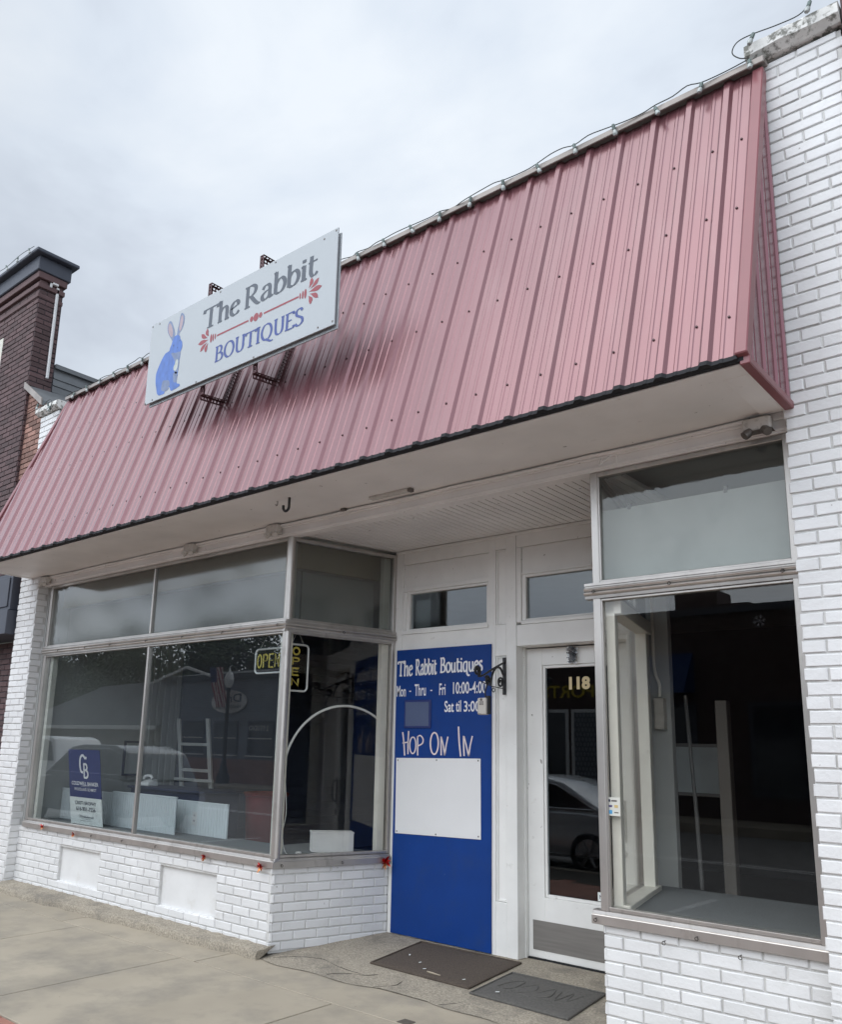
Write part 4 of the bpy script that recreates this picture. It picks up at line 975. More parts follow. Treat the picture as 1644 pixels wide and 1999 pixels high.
mb.hexa([(-.420, D-.026, .806), (.468, D-.026, .828), (.468, D-.021, .828), (-.420, D-.021, .806), (-.426, D-.026, 1.434), (.462, D-.026, 1.452), (.462, D-.021, 1.452), (-.426, D-.021, 1.434)])
mb.build('sheet', WHITE_PANEL, wp, bevel=.002)
for x, z in ((-.405, 1.415), (.018, 1.428), (.44, 1.435), (-.40, .824), (.02, .832), (.445, .85)):
    mb = MB(); mb.lathe([(0, 0), (.007, 0), (.005, -.003), (0, -.0032)], (x, D-.026, z), 8, 0, 'y'); mb.build('screw', ALU_DARK, wp)
# wrought iron bracket and the beige device hanging from it
ib = thing('plant_bracket', 'black wrought iron scroll bracket on the white entry pilaster', 'bracket', (.68, D-.005, 2.1))
mb = MB(); mb.box(.665, .697, D-.014, D-.0045, 1.958, 2.256); mb.build('back_plate', IRON, ib, bevel=.003)
yy = D-.015
mb = MB()
BX = .681
mb.tube([(BX, yy, 2.215), (BX, yy-.16, 2.15), (BX, yy-.30, 2.085), (BX, yy-.36, 2.075)], .0085, 8)
mb.tube([(BX, yy, 2.005), (BX, yy-.18, 2.012), (BX, yy-.36, 2.045)], .0035, 6)
P = [(BX, yy-.005, 2.02)]
cc = catmull([(BX, yy-.01, 2.115), (BX, yy-.055, 2.165), (BX, yy-.12, 2.160), (BX, yy-.17, 2.10), (BX, yy-.19, 2.02)], 6); mb.tube(cc, .009, 8)
def spiral(cy, cz, r0, turns, a0, d=1):
    n = int(18*turns); return [(BX, cy+(r0*(1-.72*i/n))*math.cos(a0+d*2*PI*turns*i/n), cz+(r0*(1-.72*i/n))*math.sin(a0+d*2*PI*turns*i/n)) for i in range(n+1)]
mb.tube(spiral(yy-.05, 2.05, .042, 1.5, .2, 1), .008, 8)
mb.tube(spiral(yy-.235, 2.055, .034, 1.5, 2.6, -1), .009, 8); mb.tube(spiral(yy-.375, 2.115, .040, 1.6, -1.0, 1), .010, 8)
mb.build('scroll_arm', IRON, ib, smooth=True)
mb = MB(); mb.tube([(BX+.012*math.cos(2*PI*i/12), yy-.15, 1.985+.016*math.sin(2*PI*i/12)) for i in range(12)], .004, 6, closed=True); mb.build('ring', IRON, ib)
dv = thing('weather_sensor', 'beige plastic box hanging from the black scroll bracket', 'device', (.68, .78, 1.8))
mb = MB(); dx, dyv = .625, .765
mb.box(dx, dx+.085, dyv, dyv+.05, 1.785, 1.915); mb.build('case', BEIGE, dv, bevel=.012, seg=3)
mb = MB()
for i in range(3):
    for j in range(3): mb.box(dx+.022+i*.014, dx+.032+i*.014, dyv-.002, dyv, 1.86+j*.010, 1.866+j*.010)
mb.box(dx+.006, dx+.04, dyv-.002, dyv, 1.790, 1.793); mb.build('grille', ALU_DARK, dv)
mb = MB(); mb.lathe([(0, 0), (.010, 0), (.010, -.004), (0, -.005)], (dx+.04, dyv, 1.90), 12, 0, 'y'); mb.build('button', ALU_DARK, dv)
mb = MB(); mb.tube([(dx+.06, dyv+.03, 1.915), (dx+.055, dyv+.03, 1.96), (BX, yy-.24, 2.02)], .006, 6); mb.box(dx+.078, dx+.10, dyv+.012, dyv+.046, 1.79, 1.93); mb.build('hanger', IRON, dv)
# door tinsel
t = thing('tinsel', 'silver tinsel tuft taped above the door glass', 'decoration', (1.225, DY-.02, 2.26))
mb = MB()
for i in range(260):
    a, b = random.uniform(0, 2*PI), random.uniform(-.6, .6); z = random.uniform(2.205, 2.322); L_ = random.uniform(.02, .045)
    c = Vector((1.225+random.uniform(-.01, .01), DY-.018, z)); d = Vector((math.cos(a), -abs(math.sin(a))*.5, math.sin(b))).normalized()*L_
    q = Vector((-d.z, 0, d.x)).normalized()*.0022
    mb.face([c-q, c+d-q, c+d+q, c+q])
mb.build('strands', TINSEL, t, recalc=False)
# door mats lying on the sloping entry floor
def floor_z(y): return -.078*(1-min(1, max(0, y/D)))
def doormat(cs, th, m, name, label, border=None):
    t = thing(name, label, 'doormat', (sum(c[0] for c in cs)/4, sum(c[1] for c in cs)/4, floor_z(sum(c[1] for c in cs)/4)), 'door mats on the entry floor')
    mb = MB(); b = [(x, y, floor_z(y)+.003) for x, y in cs]; cx, cyy = sum(c[0] for c in cs)/4, sum(c[1] for c in cs)/4
    n = 14; G = []
    from mathutils import noise
    for i in range(n+1):
        r = []
        for j in range(n+1):
            u, v = i/n, j/n
            x = (cs[0][0]*(1-u)+cs[3][0]*u)*(1-v)+(cs[1][0]*(1-u)+cs[2][0]*u)*v; y = (cs[0][1]*(1-u)+cs[3][1]*u)*(1-v)+(cs[1][1]*(1-u)+cs[2][1]*u)*v
            edge = 1 if 0 < i < n and 0 < j < n else 0
            r.append(mb.vt((x, y, floor_z(y)+.006+th*edge+(.003*noise.noise(Vector((x*6, y*6, 3)))))))
        G.append(r)
    for i in range(n):
        for j in range(n): mb.f.append([G[i][j], G[i+1][j], G[i+1][j+1], G[i][j+1]]); mb.m.append(0)
    mb.build('pile', m, t, smooth=True)
    if border:
        mb = MB(); q = [(x, y, floor_z(y)+.008) for x, y in cs]
        mb.tube(q, .008, 6, closed=True); mb.build('edging', border, t)
    return t
doormat([(-.013, .326), (-.064, .995), (.862, 1.0), (.885, .307)], .010, MAT_BROWN, 'doormat', 'worn brown doormat on concrete in front of the blue board', MAT_BROWN)
gm = doormat([(.944, .241), (.935, .770), (1.648, .768), (1.677, .215)], .008, MAT_GREY, 'doormat', 'grey rubber doormat with raised swirls in front of door', MAT_GREY)
mb = MB()
for k, P in enumerate(([(1.02, .45), (1.05, .58), (1.12, .64), (1.13, .5), (1.08, .42), (1.16, .40)], [(1.16, .52), (1.22, .62), (1.27, .52), (1.2, .42), (1.30, .40)], [(1.30, .5), (1.36, .62), (1.40, .48), (1.34, .42), (1.43, .42)], [(1.42, .6), (1.46, .44), (1.50, .62), (1.53, .46), (1.57, .62)])):
    Q = catmull([(x, y, floor_z(y)+.0145) for x, y in P], 6); mb.tube(Q, .0042, 5)
mb.build('raised_swirl', MAT_GREY, gm)
# metal cover in the pavement
cv = thing('utility_cover', 'small square iron cover set in the pavement', 'cover', (.968, -.45, walk_z(-.45)))
mb = MB(); mb.box(.925, 1.01, -.49, -.41, walk_z(-.45)-.01, walk_z(-.45)+.004); mb.build('lid', mat('rusty_iron_lid', (.10, .085, .07), .8, bump=.5, bs=80), cv, bevel=.002)
# small litter on the mats
for i, (x, y, a, w) in enumerate(((.42, .42, .3, .012), (.30, .52, 1.0, .010), (.78, .40, .6, .011), (1.10, .33, .2, .014), (.12, .62, 2.0, .009))):
    z = floor_z(y)+.021; c, s = math.cos(a), math.sin(a); m = MB()
    m.hexa([(x+(u*c-v*s)*w, y+(u*s+v*c)*w, z+k+(.003 if u > 0 else 0)) for k in (0, .0012) for u, v in ((-1, -.6), (1, -.5), (.8, .7), (-.9, .5))])
    tag(m.build('paper_scrap', OFFWHITE, loc=(x, y, z)), 'tiny white paper scrap lying on one of the doormats', 'litter', 'paper scraps on the doormats')
m = MB(); m.tube([(.47, .385, floor_z(.38)+.022), (.53, .375, floor_z(.37)+.023), (.60, .37, floor_z(.37)+.022)], [.004, .006, .003], 5)
tag(m.build('dry_twig', mat('dry_twig_tan', (.42, .36, .27), .8), loc=(.47, .385, floor_z(.38))), 'dry tan twig lying on the brown doormat', 'twig')

# ================================================================== RED FOIL BOWS ALONG THE SILLS
def foil_bow(x, y, z, s, label, gold):
    t = thing('foil_bow', label, 'decoration', (x, y, z), 'foil bows clipped along the window sills')
    for nm, m_, n, zz in (('red_loops', RED_FOIL, 26, .0), ('orange_ribbon', GOLD_FOIL, 9*gold, -.02)):
        mb = MB()
        for i in range(n):
            a = random.uniform(0, 2*PI); e_ = random.uniform(-.9, .9) if nm == 'red_loops' else random.uniform(-1.6, -.4)
            d = Vector((math.cos(a)*math.cos(e_), -abs(math.sin(a))*.7, math.sin(e_)))*s*random.uniform(.55, 1.0)
            c = Vector((x, y, z+zz*s*10)); q = Vector((random.uniform(-1, 1), random.uniform(-1, 1), random.uniform(-1, 1))).normalized()*s*.14
            m1 = c+d*.6+q; mb.face([c, c+q*.6, m1, c+d]); mb.face([c, c+d, c+d*.5-q])
        mb.build(nm, m_, t, recalc=False)
foil_bow(-4.42, -.03, .60, .045, 'red foil bow on the sill nearest the left pier', 1)
foil_bow(-3.78, -.03, .575, .034, 'small orange foil bow below the real estate sign', 3)
foil_bow(-1.62, -.03, .57, .042, 'red and orange foil bow above the second plaster panel', 2)
foil_bow(-.90, -.03, .57, .05, 'red foil bow on the sill beside the corner post', 2)
foil_bow(-.47, 1.0, .58, .075, 'biggest red foil bow, beside the blue board', 1)

# ================================================================== THINGS IN THE LEFT WINDOW
es = thing('estate_sign', 'navy and white real estate sign leaning in the left window', 'sign', (-4.0, .2, .63))
def fe(u, v, l=0): # u across, v up the leaning board 0..0.785
    k = v/.785; return (-4.315+u, .236-.122*k-.004-l*1.0, .632+.775*k)
mb = MB()
def slabp(u0, u1, v0, v1, mi): 
    a = [fe(u0, v0), fe(u1, v0), fe(u1, v1), fe(u0, v1)]; mb.hexa([(*p[:1], p[1]+.006, p[2]) for p in (a[0], a[1])]+[a[1], a[0]]+[(*p[:1], p[1]+.006, p[2]) for p in (a[3], a[2])]+[a[2], a[3]], mi)
slabp(0, .635, 0, .281, 0); mb2 = mb.build('lower_panel', OFFWHITE, es)
mb = MB(); slabp(0, .635, .2815, .785, 0); mb.build('upper_panel', NAVY, es)
fl = lambda u, v, l=0: fe(u, v, .002+l)
mb = MB()
put_text(mb, 'COLDWELL BANKER', .05, .59, .408, .448, fl, 0, .022); put_text(mb, 'WOODLAND SCHMIDT', .10, .545, .352, .382, fl, 0, .008)
stroke(mb, [(.345, .69), (.30, .725), (.25, .70), (.235, .63), (.25, .56), (.29, .545)], fl, .028, .024, 0, True)
stroke(mb, [(.315, .64), (.315, .49)], fl, .026, .026, 0, False); stroke(mb, [(.31, .635), (.36, .63), (.375, .60), (.36, .575), (.32, .57)], fl, .024, .022, 0, True); stroke(mb, [(.32, .571), (.37, .565), (.39, .53), (.37, .495), (.31, .492)], fl, .024, .022, 0, True)
star = [(.36+(.026 if i % 2 == 0 else .011)*math.sin(PI*i/5), .70+(.026 if i % 2 == 0 else .011)*math.cos(PI*i/5)) for i in range(10)]; mb.sheet(star, fl)
mb.sheet([(.24, .398), (.42, .398), (.42, .400), (.24, .400)], fl)
mb.build('white_lettering', LETTER_WHITE, es, recalc=False)
mb = MB(); put_text(mb, 'CRISTI BROPHY', .105, .53, .205, .243, fl, 0, .012); put_text(mb, '616-901-7556', .125, .515, .140, .185, fl, 0, .012); put_text(mb, 'CBGreatLakes.com', .175, .47, .072, .098, fl, 0, .004)
mb.sheet([(.23, .058), (.42, .058), (.42, .061), (.23, .061)], fl); mb.sheet([(.20, .040), (.44, .040), (.44, .042), (.20, .042)], fl)
mb.build('dark_lettering', INK, es, recalc=False)

def beadboard(x0, x1, y, z0, z1, label, outlet=False):
    t = thing('beadboard_panel', label, 'panel', ((x0+x1)/2, y, z0), 'beadboard panels standing in the left window')
    mb = MB(); x = x0
    while x < x1-.01:
        mb.box(x+.001, min(x+.036, x1), y, y+.014, z0, z1-.018); mb.box(x+.036, min(x+.041, x1), y+.004, y+.014, z0, z1-.018); x += .041
    b = mb.build('boards', BEAD, t, bevel=.0015)
    mb = MB(); mb.box(x0, x1, y-.004, y+.022, z1-.017, z1); mb.build('top_rail', BEAD, t, bevel=.003)
    if outlet:
        mb = MB(); mb.box(x0+.27, x0+.345, y-.006, y-.0005, .715, .845); o = mb.build('outlet', TRIM_W, t, bevel=.003)
        mb = MB()
        for z in (.75, .80):
            for dx_ in (.295, .312): mb.box(x0+dx_, x0+dx_+.005, y-.008, y-.0055, z, z+.018)
        mb.build('socket_slot', INK, o)
beadboard(-4.98, -3.88, .46, .628, .965, 'grey beadboard panel behind the real estate sign')
beadboard(-3.86, -2.72, .43, .628, .985, 'tallest grey beadboard panel behind the window mullion')
beadboard(-2.96, -2.15, .62, .628, .945, 'low grey beadboard panel with white outlet', True)
ct = thing('dark_counter', 'dark counter box behind the beadboard panels', 'counter', (-3.2, 1.0, -.03))
mb = MB(); mb.box(-4.1, -2.75, .80, 1.25, -.03, 1.0); mb.build('body', INK, ct, bevel=.004)
mb = MB(); mb.box(-4.13, -2.72, .77, 1.28, 1.001, 1.03); mb.build('top', INK, ct, bevel=.004)
bn = thing('red_bin', 'red plastic bin behind the ladder', 'bin', (-3.4, 2.1, -.03))
mb = MB(); mb.lathe([(.02, 0), (.19, 0), (.25, .95), (.265, .96), (.265, 1.0), (.24, 1.0), (.18, .03), (.02, .03)], (-3.45, 2.25, -.03), 20); mb.build('body', RED_BIN, bn, smooth=True)
mb = MB(); mb.tube([(-3.45+.262*math.cos(2*PI*i/24), 2.25+.262*math.sin(2*PI*i/24), .955) for i in range(24)], .012, 6, closed=True); mb.build('rim', RED_BIN, bn)
ld = thing('step_ladder', 'aluminium ladder standing inside the left window', 'ladder', (-4, 1.6, -.03))
def ly(z): return 1.6+.146*(.97-z)
for x in (-4.27, -3.70):
    mb = MB(); mb.hexa([(x-.03, ly(-.03), -.03), (x+.03, ly(-.03), -.03), (x+.03, ly(-.03)+.03, -.03), (x-.03, ly(-.03)+.03, -.03), (x-.03, ly(1.8), 1.8), (x+.03, ly(1.8), 1.8), (x+.03, ly(1.8)+.03, 1.8), (x-.03, ly(1.8)+.03, 1.8)]); mb.build('rail', ALU_LADDER, ld, bevel=.004)
for z in (1.5, 1.2, .90, .60, .30):
    mb = MB(); mb.box(-4.24, -3.73, ly(z)+.002, ly(z)+.05, z-.018, z+.018); mb.build('rung', ALU_LADDER, ld, bevel=.005)
mb = MB(); mb.box(-4.36, -3.62, ly(1.08)-.03, ly(1.08)-.001, 1.07, 1.105); mb.build('brace', ALU_LADDER, ld, bevel=.003)
fb_ = thing('framed_board', 'dark framed grey board hung on the left inside wall', 'board', (-4.95, 1.32, 1.12))
mb = MB(); mb.box(-4.96, -4.935, 1.20, 1.49, 1.10, 1.52); mb.build('frame', INK, fb_, bevel=.003)
mb = MB(); mb.box(-4.934, -4.932, 1.225, 1.465, 1.125, 1.495); mb.build('face', INT_WALL, fb_)
ph = thing('desk_phone', 'small white telephone on top of the beadboard counter', 'telephone', (-3.95, .95, 1.03))
mb = MB(); mb.hexa([(-4.05, .85, 1.031), (-3.86, .85, 1.031), (-3.86, 1.0, 1.031), (-4.05, 1.0, 1.031), (-4.03, .87, 1.07), (-3.88, .87, 1.07), (-3.88, .99, 1.11), (-4.03, .99, 1.11)]); mb.build('base', TRIM_W, ph, bevel=.01)
mb = MB(); mb.tube(catmull([(-4.04, .92, 1.10), (-4.02, .92, 1.13), (-3.92, .92, 1.14), (-3.87, .92, 1.11)], 5), .016, 8); mb.build('handset', TRIM_W, ph, smooth=True)

# neon style signs hanging at the corner
def rr(u0, u1, v0, v1, r):
    P = []
    for cx, cy2, a0 in ((u1-r, v1-r, 0), (u0+r, v1-r, 90), (u0+r, v0+r, 180), (u1-r, v0+r, 270)):
        P += [(cx+r*math.cos(math.radians(a0+i*18)), cy2+r*math.sin(math.radians(a0+i*18))) for i in range(6)]
    return P
NE = {'O': [[(.5+.42*math.cos(2*PI*i/20), .5+.5*math.sin(2*PI*i/20)) for i in range(21)]], 'P': [[(.1, 0), (.1, 1), (.6, 1), (.85, .93), (.92, .75), (.85, .57), (.6, .5), (.1, .5)]],
      'E': [[(.9, 1), (.1, 1), (.1, 0), (.9, 0)], [(.1, .52), (.8, .52)]], 'N': [[(.08, 0), (.08, 1), (.9, 0), (.9, 1)]]}
def open_sign(T, u0, u1, v0, v1, cells, label, grp, hang):
    c = T((u0+u1)/2, 0, v0); t = thing('open_sign', label, 'sign', c, grp)
    mb = MB(T); mb.tube([(p, 0, q) for p, q in rr(u0, u1, v0, v1, .035)], .0085, 8, closed=True); mb.build('border_tube', NEON_W, t, smooth=True)
    mb = MB(T); mb.box(u0+.012, u1-.012, -.012, -.010, v0+.012, v1-.012); mb.build('backing', glass('smoked_backing', (.30, .31, .33), .4), t)
    mb = MB(T)
    for ch, (a, b, c0, d0) in zip('OPEN', cells):
        for st in NE[ch]:
            for off in (0, .012):
                w, h = b-a, d0-c0
                mb.tube([(a+w*(.5+(p-.5)*(1-off/w*1.2)), .004, c0+h*(.5+(q-.5)*(1-off/h*1.2))) for p, q in st], .0045, 6)
    mb.build('letter_tube', NEON_Y, t)
    mb = MB(T)
    for a in (u0+.05, u1-.05): mb.tube([(a, 0, v1), ((u0+u1)/2+(a-(u0+u1)/2)*.3, 0, hang)], .0018, 5)
    mb.build('hanging_cord', WHITE_CORD, t)
u0, u1, v0, v1 = -1.32, -.975, 2.12, 2.33
TO = frame((0, .15), (1, 0)); cw = .076
open_sign(TO, u0, u1, v0, v1, [(u0+.025+i*cw, u0+.025+i*cw+.068, v0+.045, v1-.045) for i in range(4)], 'horizontal OPEN sign with yellow letters hanging behind front glass', 'OPEN signs at the window corner', ZB1)
nx_, ny_ = -(D)/math.hypot(D, XCB-XC), (XCB-XC)/math.hypot(D, XCB-XC)
TV = frame((XC+nx_*.15, ny_*.15), (XCB-XC, D))
open_sign(TV, .085, .305, 1.965, 2.36, [(.145, .225, 2.27-i*.088, 2.335-i*.088) for i in range(4)], 'vertical OPEN sign with yellow letters hanging behind side glass', 'OPEN signs at the window corner', ZB1)
hp = thing('hoop', 'thin white plastic hoop arching behind the side glass', 'hoop', (-.8, .6, .63))
TH = frame((XC+nx_*.12, ny_*.12), (XCB-XC, D))
mb = MB(TH); mb.tube([(.70+.60*math.cos(a), 0, 1.26+.603*math.sin(a)) for a in [math.radians(48+132*i/40) for i in range(41)]]+[(.10, 0, .64)], .0105, 8); mb.build('tube', NEON_W, hp, smooth=True)
mb = MB(TH); mb.box(.07, .13, -.03, .03, .63, .65); mb.build('foot', NEON_W, hp)
wb = thing('white_box', 'small white display box on the carpet behind side glass', 'box', (-.85, .75, .63))
TB = frame((-.93, .565), (.22, .288))
mb = MB(TB); mb.box(0, .36, -.16, 0, .630, .785); mb.build('body', TRIM_W, wb, bevel=.003)
mb = MB(TB); mb.box(-.004, .364, -.164, .004, .7855, .797); mb.build('top', TRIM_W, wb, bevel=.002)
pc = thing('power_cord', 'white power cord with plug on the carpet by the corner post', 'cord', (-.8, .3, .63))
mb = MB(); mb.tube(catmull([(-.90, .17, 2.1), (-.90, .16, 1.5), (-.88, .2, 1.0), (-.89, .18, .8), (-.86, .22, .64), (-.80, .4, .638), (-.83, .52, .637), (-.76, .62, .64), (-.74, .45, .637), (-.80, .3, .637)], 7), .0042, 6); mb.build('cable', WHITE_CORD, pc, smooth=True)
mb = MB(); mb.box(-.825, -.785, .27, .31, .629, .665); mb.build('plug', TRIM_W, pc, bevel=.006)
mb = MB(); mb.box(-.905, -.885, .165, .185, .90, .95); mb.build('inline_switch', TRIM_W, pc, bevel=.004)

# ================================================================== THINGS IN THE RIGHT WINDOW
wbd = thing('notice_board', 'grey framed notice board deep inside the right window', 'board', (1.7, 2.45, 1.2))
mb = MB(); mb.box(1.38, 1.93, 2.47, 2.50, 1.20, 1.63); mb.build('frame', ALU_DARK, wbd, bevel=.004)
mb = MB(); mb.box(1.41, 1.90, 2.464, 2.469, 1.23, 1.60); mb.build('face', INT_WALL, wbd)
mb = MB()
for x in (1.40, 1.90): mb.tube([(x, 2.49, 1.22), (x, 2.49, -.03)], .014, 6)
mb.build('stand', ALU_DARK, wbd)
pole = thing('leaning_pole', 'pale thin pole leaning inside the dark right window', 'pole', (2.2, 1.5, 0))
mb = MB(); mb.tube([(2.01, 1.42, 1.93), (2.09, 1.32, 1.1), (2.11, 1.30, .635)], .014, 8); mb.build('shaft', mat('dull_grey_pole', (.12, .12, .12), .7), pole, smooth=True)
mb = MB(); mb.tube([(2.008, 1.42, 1.95), (2.012, 1.42, 1.90)], .015, 8); mb.build('end_cap', ALU_DARK, pole)
sf = thing('snowflake_sticker', 'white snowflake sticker inside the upper right of window glass', 'sticker', (2.98, .062, 2.24))
mb = MB()
for i in range(6):
    a = PI*i/3+.2; c, s = math.cos(a), math.sin(a); f = lambda u, v, c=c, s=s: (2.98+u*c-v*s, .058, 2.24+u*s+v*c)
    for q in ([(.0, -.001), (.036, -.001), (.036, .001), (0, .001)], [(.02, 0), (.031, .010), (.030, .0115), (.019, .002)], [(.02, 0), (.031, -.010), (.030, -.0115), (.019, -.002)]): mb.sheet(q, f)
mb.build('flake', mat('faint_white_film', (.035, .035, .04), .8, spec=.1), sf, recalc=False)
cd = thing('card_sticker', 'small white payment sticker on the glass by the door', 'sticker', (2.08, .03, 1.2))
mb = MB(); mb.box(2.066, 2.148, .0275, .0290, 1.158, 1.262); mb.build('film', mat('white_film', (.66, .66, .6), .4), cd)
mb = MB()
for q, mi in (((2.076, 2.088, 1.236, 1.250), 0), ((2.094, 2.128, 1.238, 1.247), 1), ((2.076, 2.098, 1.206, 1.218), 2), ((2.112, 2.134, 1.204, 1.220), 3), ((2.078, 2.098, 1.168, 1.190), 4), ((2.110, 2.136, 1.174, 1.180), 1)):
    mb.box(q[0], q[1], .0265, .0274, q[2], q[3], mi)
mb.build('card_marks', [INK, ALU_DARK, mat('card_navy', (.1, .08, .2), .4), mat('card_gold', (.6, .45, .2), .4), mat('card_blue', (.1, .35, .6), .4)], cd)

# ================================================================== ACROSS THE STREET (seen mirrored in the glass)
def far_text(body, x0, x1, z0, z1, y, m, name, par, bold=.01):      # reads correctly from the shop side
    mb = MB(); put_text(mb, body, x0, x1, z0, z1, lambda u, z: (x0+x1-u, y, z), 0, bold); return mb.build(name, m, par)
fy = -20.0
sb = thing('siding_building', 'grey blue siding shopfront with white oval sign, reflected in the left window', 'building', (-21, fy, 0))
mb = MB(); mb.box(-31.6, -14, fy-8, fy, .98, 4.5)
for i in range(34): mb.hexa([(-31.6, fy, .99+i*.103), (-14, fy, .99+i*.103), (-14, fy+.028, .99+i*.103), (-31.6, fy+.028, .99+i*.103), (-31.6, fy, 1.09+i*.103), (-14, fy, 1.09+i*.103), (-14, fy+.006, 1.09+i*.103), (-31.6, fy+.006, 1.09+i*.103)])
mb.build('wall', GREY_SIDING, sb)
mb = MB(frame((-14, fy+.03), (-1, 0))); mb.box(0, 17.6, -.6, .05, -.1, .975, 0); mb.build('brick_base', RED_BRICK, sb)
mb = MB(); mb.box(-31.8, -13.8, fy-8.2, fy+.15, 4.5, 4.75); mb.build('eave', NAVY_TRIM, sb)
mb = MB()
mb.hexa([(-31.9, fy-8, 4.76), (-13.7, fy-8, 4.76), (-13.7, fy+.2, 4.76), (-31.9, fy+.2, 4.76), (-31, fy-6, 5.3), (-14.5, fy-6, 5.3), (-14.5, fy-3, 5.3), (-31, fy-3, 5.3)]); mb.build('roof', SHINGLE, sb)
for x in (-29.8, -27.4, -25.0, -22.6, -19.4, -17):
    mb = MB(); mb.box(x, x+1.7, fy+.03, fy+.07, 1.15, 2.65); w = mb.build('window', NAVY_TRIM, sb)
    mb = MB(); mb.box(x+.08, x+1.62, fy+.071, fy+.075, 1.24, 2.56); mb.build('pane', GLASS_FAR, w)
    mb = MB(); mb.box(x+.08, x+1.62, fy+.076, fy+.10, 1.86, 1.91); mb.box(x-.05, x+1.75, fy+.071, fy+.12, 1.10, 1.16); mb.build('sash_rail', TRIM_W, w)
far_text('2 STUDIO', -24.9, -23.6, 2.22, 2.44, fy+.08, TRIM_W, 'window_lettering', sb)
og = thing('oval_sign', 'white oval shop sign on the grey siding opposite', 'sign', (-26.3, fy+.1, 3.0))
mb = MB(); mb.prism(ell(-26.4, 3.5, 1.25, .52, 28), lambda x, z: (x, fy+.05, z), lambda x, z: (x, fy+.13, z)); mb.build('board', TRIM_W, og)
far_text('Dr. F', -27.3, -25.5, 3.48, 3.85, fy+.135, NAVY_TRIM, 'upper_lettering', og); far_text('Health Canada', -27.3, -25.5, 3.20, 3.38, fy+.135, NAVY_TRIM, 'lower_lettering', og)
gb = thing('gable_building', 'low building with big shingle roof and white gable trim opposite', 'building', (-38, fy, 0))
mb = MB(); mb.box(-47, -31.9, fy-9, fy-.5, -.1, 2.3); mb.build('wall', mat('beige_render', (.34, .32, .29), .8), gb)
mb = MB(); mb.hexa([(-47.6, fy-9.5, 2.3), (-31.8, fy-9.5, 2.3), (-31.8, fy+.2, 2.35), (-47.6, fy+.2, 2.35), (-43, fy-5.5, 4.9), (-32.2, fy-5.5, 5.2), (-32.2, fy-3.4, 5.2), (-43, fy-3.4, 4.9)]); mb.build('roof', SHINGLE, gb)
mb = MB(); mb.box(-47.6, -31.8, fy+.2, fy+.28, 2.22, 2.42); mb.build('fascia', TRIM_W, gb)
mb = MB(); mb.prism([(-32.6, 4.5), (-29.6, 5.25), (-26.6, 4.5), (-27.0, 4.5), (-29.6, 5.12), (-32.2, 4.5)], lambda x, z: (x, fy+.2, z), lambda x, z: (x, fy+.3, z)); mb.build('gable_trim', TRIM_W, gb)
bb = thing('brick_building', 'dark brick shop with chimney and blue awning, reflected in the right window', 'building', (-2, fy, 0))
mb = MB(frame((11, fy), (-1, 0))); mb.box(0, 23.5, -8, 0, -.1, 5.7); mb.build('wall', mat('dark_street_brick', (.075, .05, .045), .85, var=.25, vs=30), bb)
mb = MB(); mb.box(-12.6, 11.1, fy-.3, fy+.12, 5.7, 5.9); mb.build('cornice', NAVY_TRIM, bb)
mb = MB(); mb.box(-5.9, -4.6, fy-2, fy-.8, 5.7, 6.6); mb.box(-4.6, -3.7, fy-2, fy-.9, 5.7, 6.15); mb.build('chimney', PURPLE_BRICK, bb)
mb = MB(); mb.hexa([(-7.2, fy, 3.45), (-5.1, fy, 3.45), (-5.1, fy+.9, 3.40), (-7.2, fy+.9, 3.40), (-7.2, fy, 4.6), (-5.1, fy, 4.6), (-5.1, fy+.05, 4.6), (-7.2, fy+.05, 4.6)]); mb.build('awning', AWN, bb)
for x, wd_ in ((-11.4, .75), (-10.3, 1.1), (-6.9, 1.7), (-3.5, 2.2), (0, 2.2), (3.5, 2.2)):
    mb = MB(); mb.box(x-.12, x+wd_+.12, fy+.005, fy+.06, .6, 3.15); w = mb.build('window', TRIM_W if x < -8 else NAVY_TRIM, bb)
    mb = MB(); mb.box(x, x+wd_, fy+.061, fy+.066, .72, 3.03); mb.build('pane', GLASS_FAR, w)
mb = MB()
for i in range(8):
    for j in range(14):
        x = -10.25+i*.135+(.067 if j % 2 else 0); z = .8+j*.165; mb.prism(ell(x, z, .05, .07, 10), lambda a, b: (a, fy+.068, b), lambda a, b: (a, fy+.073, b))
mb.build('lattice_screen', GREY_SIDING, bb)
far_text('SPORTS', -11.6, -9.2, 3.55, 4.0, fy+.02, YELLOW, 'wall_lettering', bb, .02)
# street lamp and flag
sl = thing('street_lamp', 'black street lamp with white globe, reflected in the left window', 'street lamp', (-25.6, -19.2, -.05))
mb = MB(); mb.lathe([(.30, 0), (.30, .25), (.2, .5), (.13, .8), (.085, 1.1), (.07, 3.9), (.10, 4.0), (.10, 4.1)], (-25.6, -19.2, -.05), 12); mb.build('post', IRON, sl, smooth=True)
mb = MB(); mb.lathe([(.09, 0), (.2, .2), (.22, .4), (.16, .62), (.05, .74), (.03, .9)], (-25.6, -19.2, 4.05), 14); mb.build('globe', TRIM_W, sl, smooth=True)
fg = thing('flag', 'striped flag on a short pole on the siding building opposite', 'flag', (-26.8, fy+.1, 3.6))
mb = MB(); mb.tube([(-26.9, fy+.06, 3.5), (-27.0, fy+.9, 5.1)], .025, 6); mb.build('pole', IRON, fg)
mb = MB()
for i in range(13):
    for j in range(8):
        f = lambda a, b: (-26.98+.9*(a/13)+.02*b, fy+.85-.04*b+.06*math.sin(a*.9+b*.6), 5.0-.22*b)
        mb.face([f(i, j), f(i+1, j), f(i+1, j+1), f(i, j+1)], 2 if (i < 6 and j < 3) else i % 2)
mb.build('cloth', [FLAG_RED, FLAG_WHITE, FLAG_BLUE], fg, recalc=False)
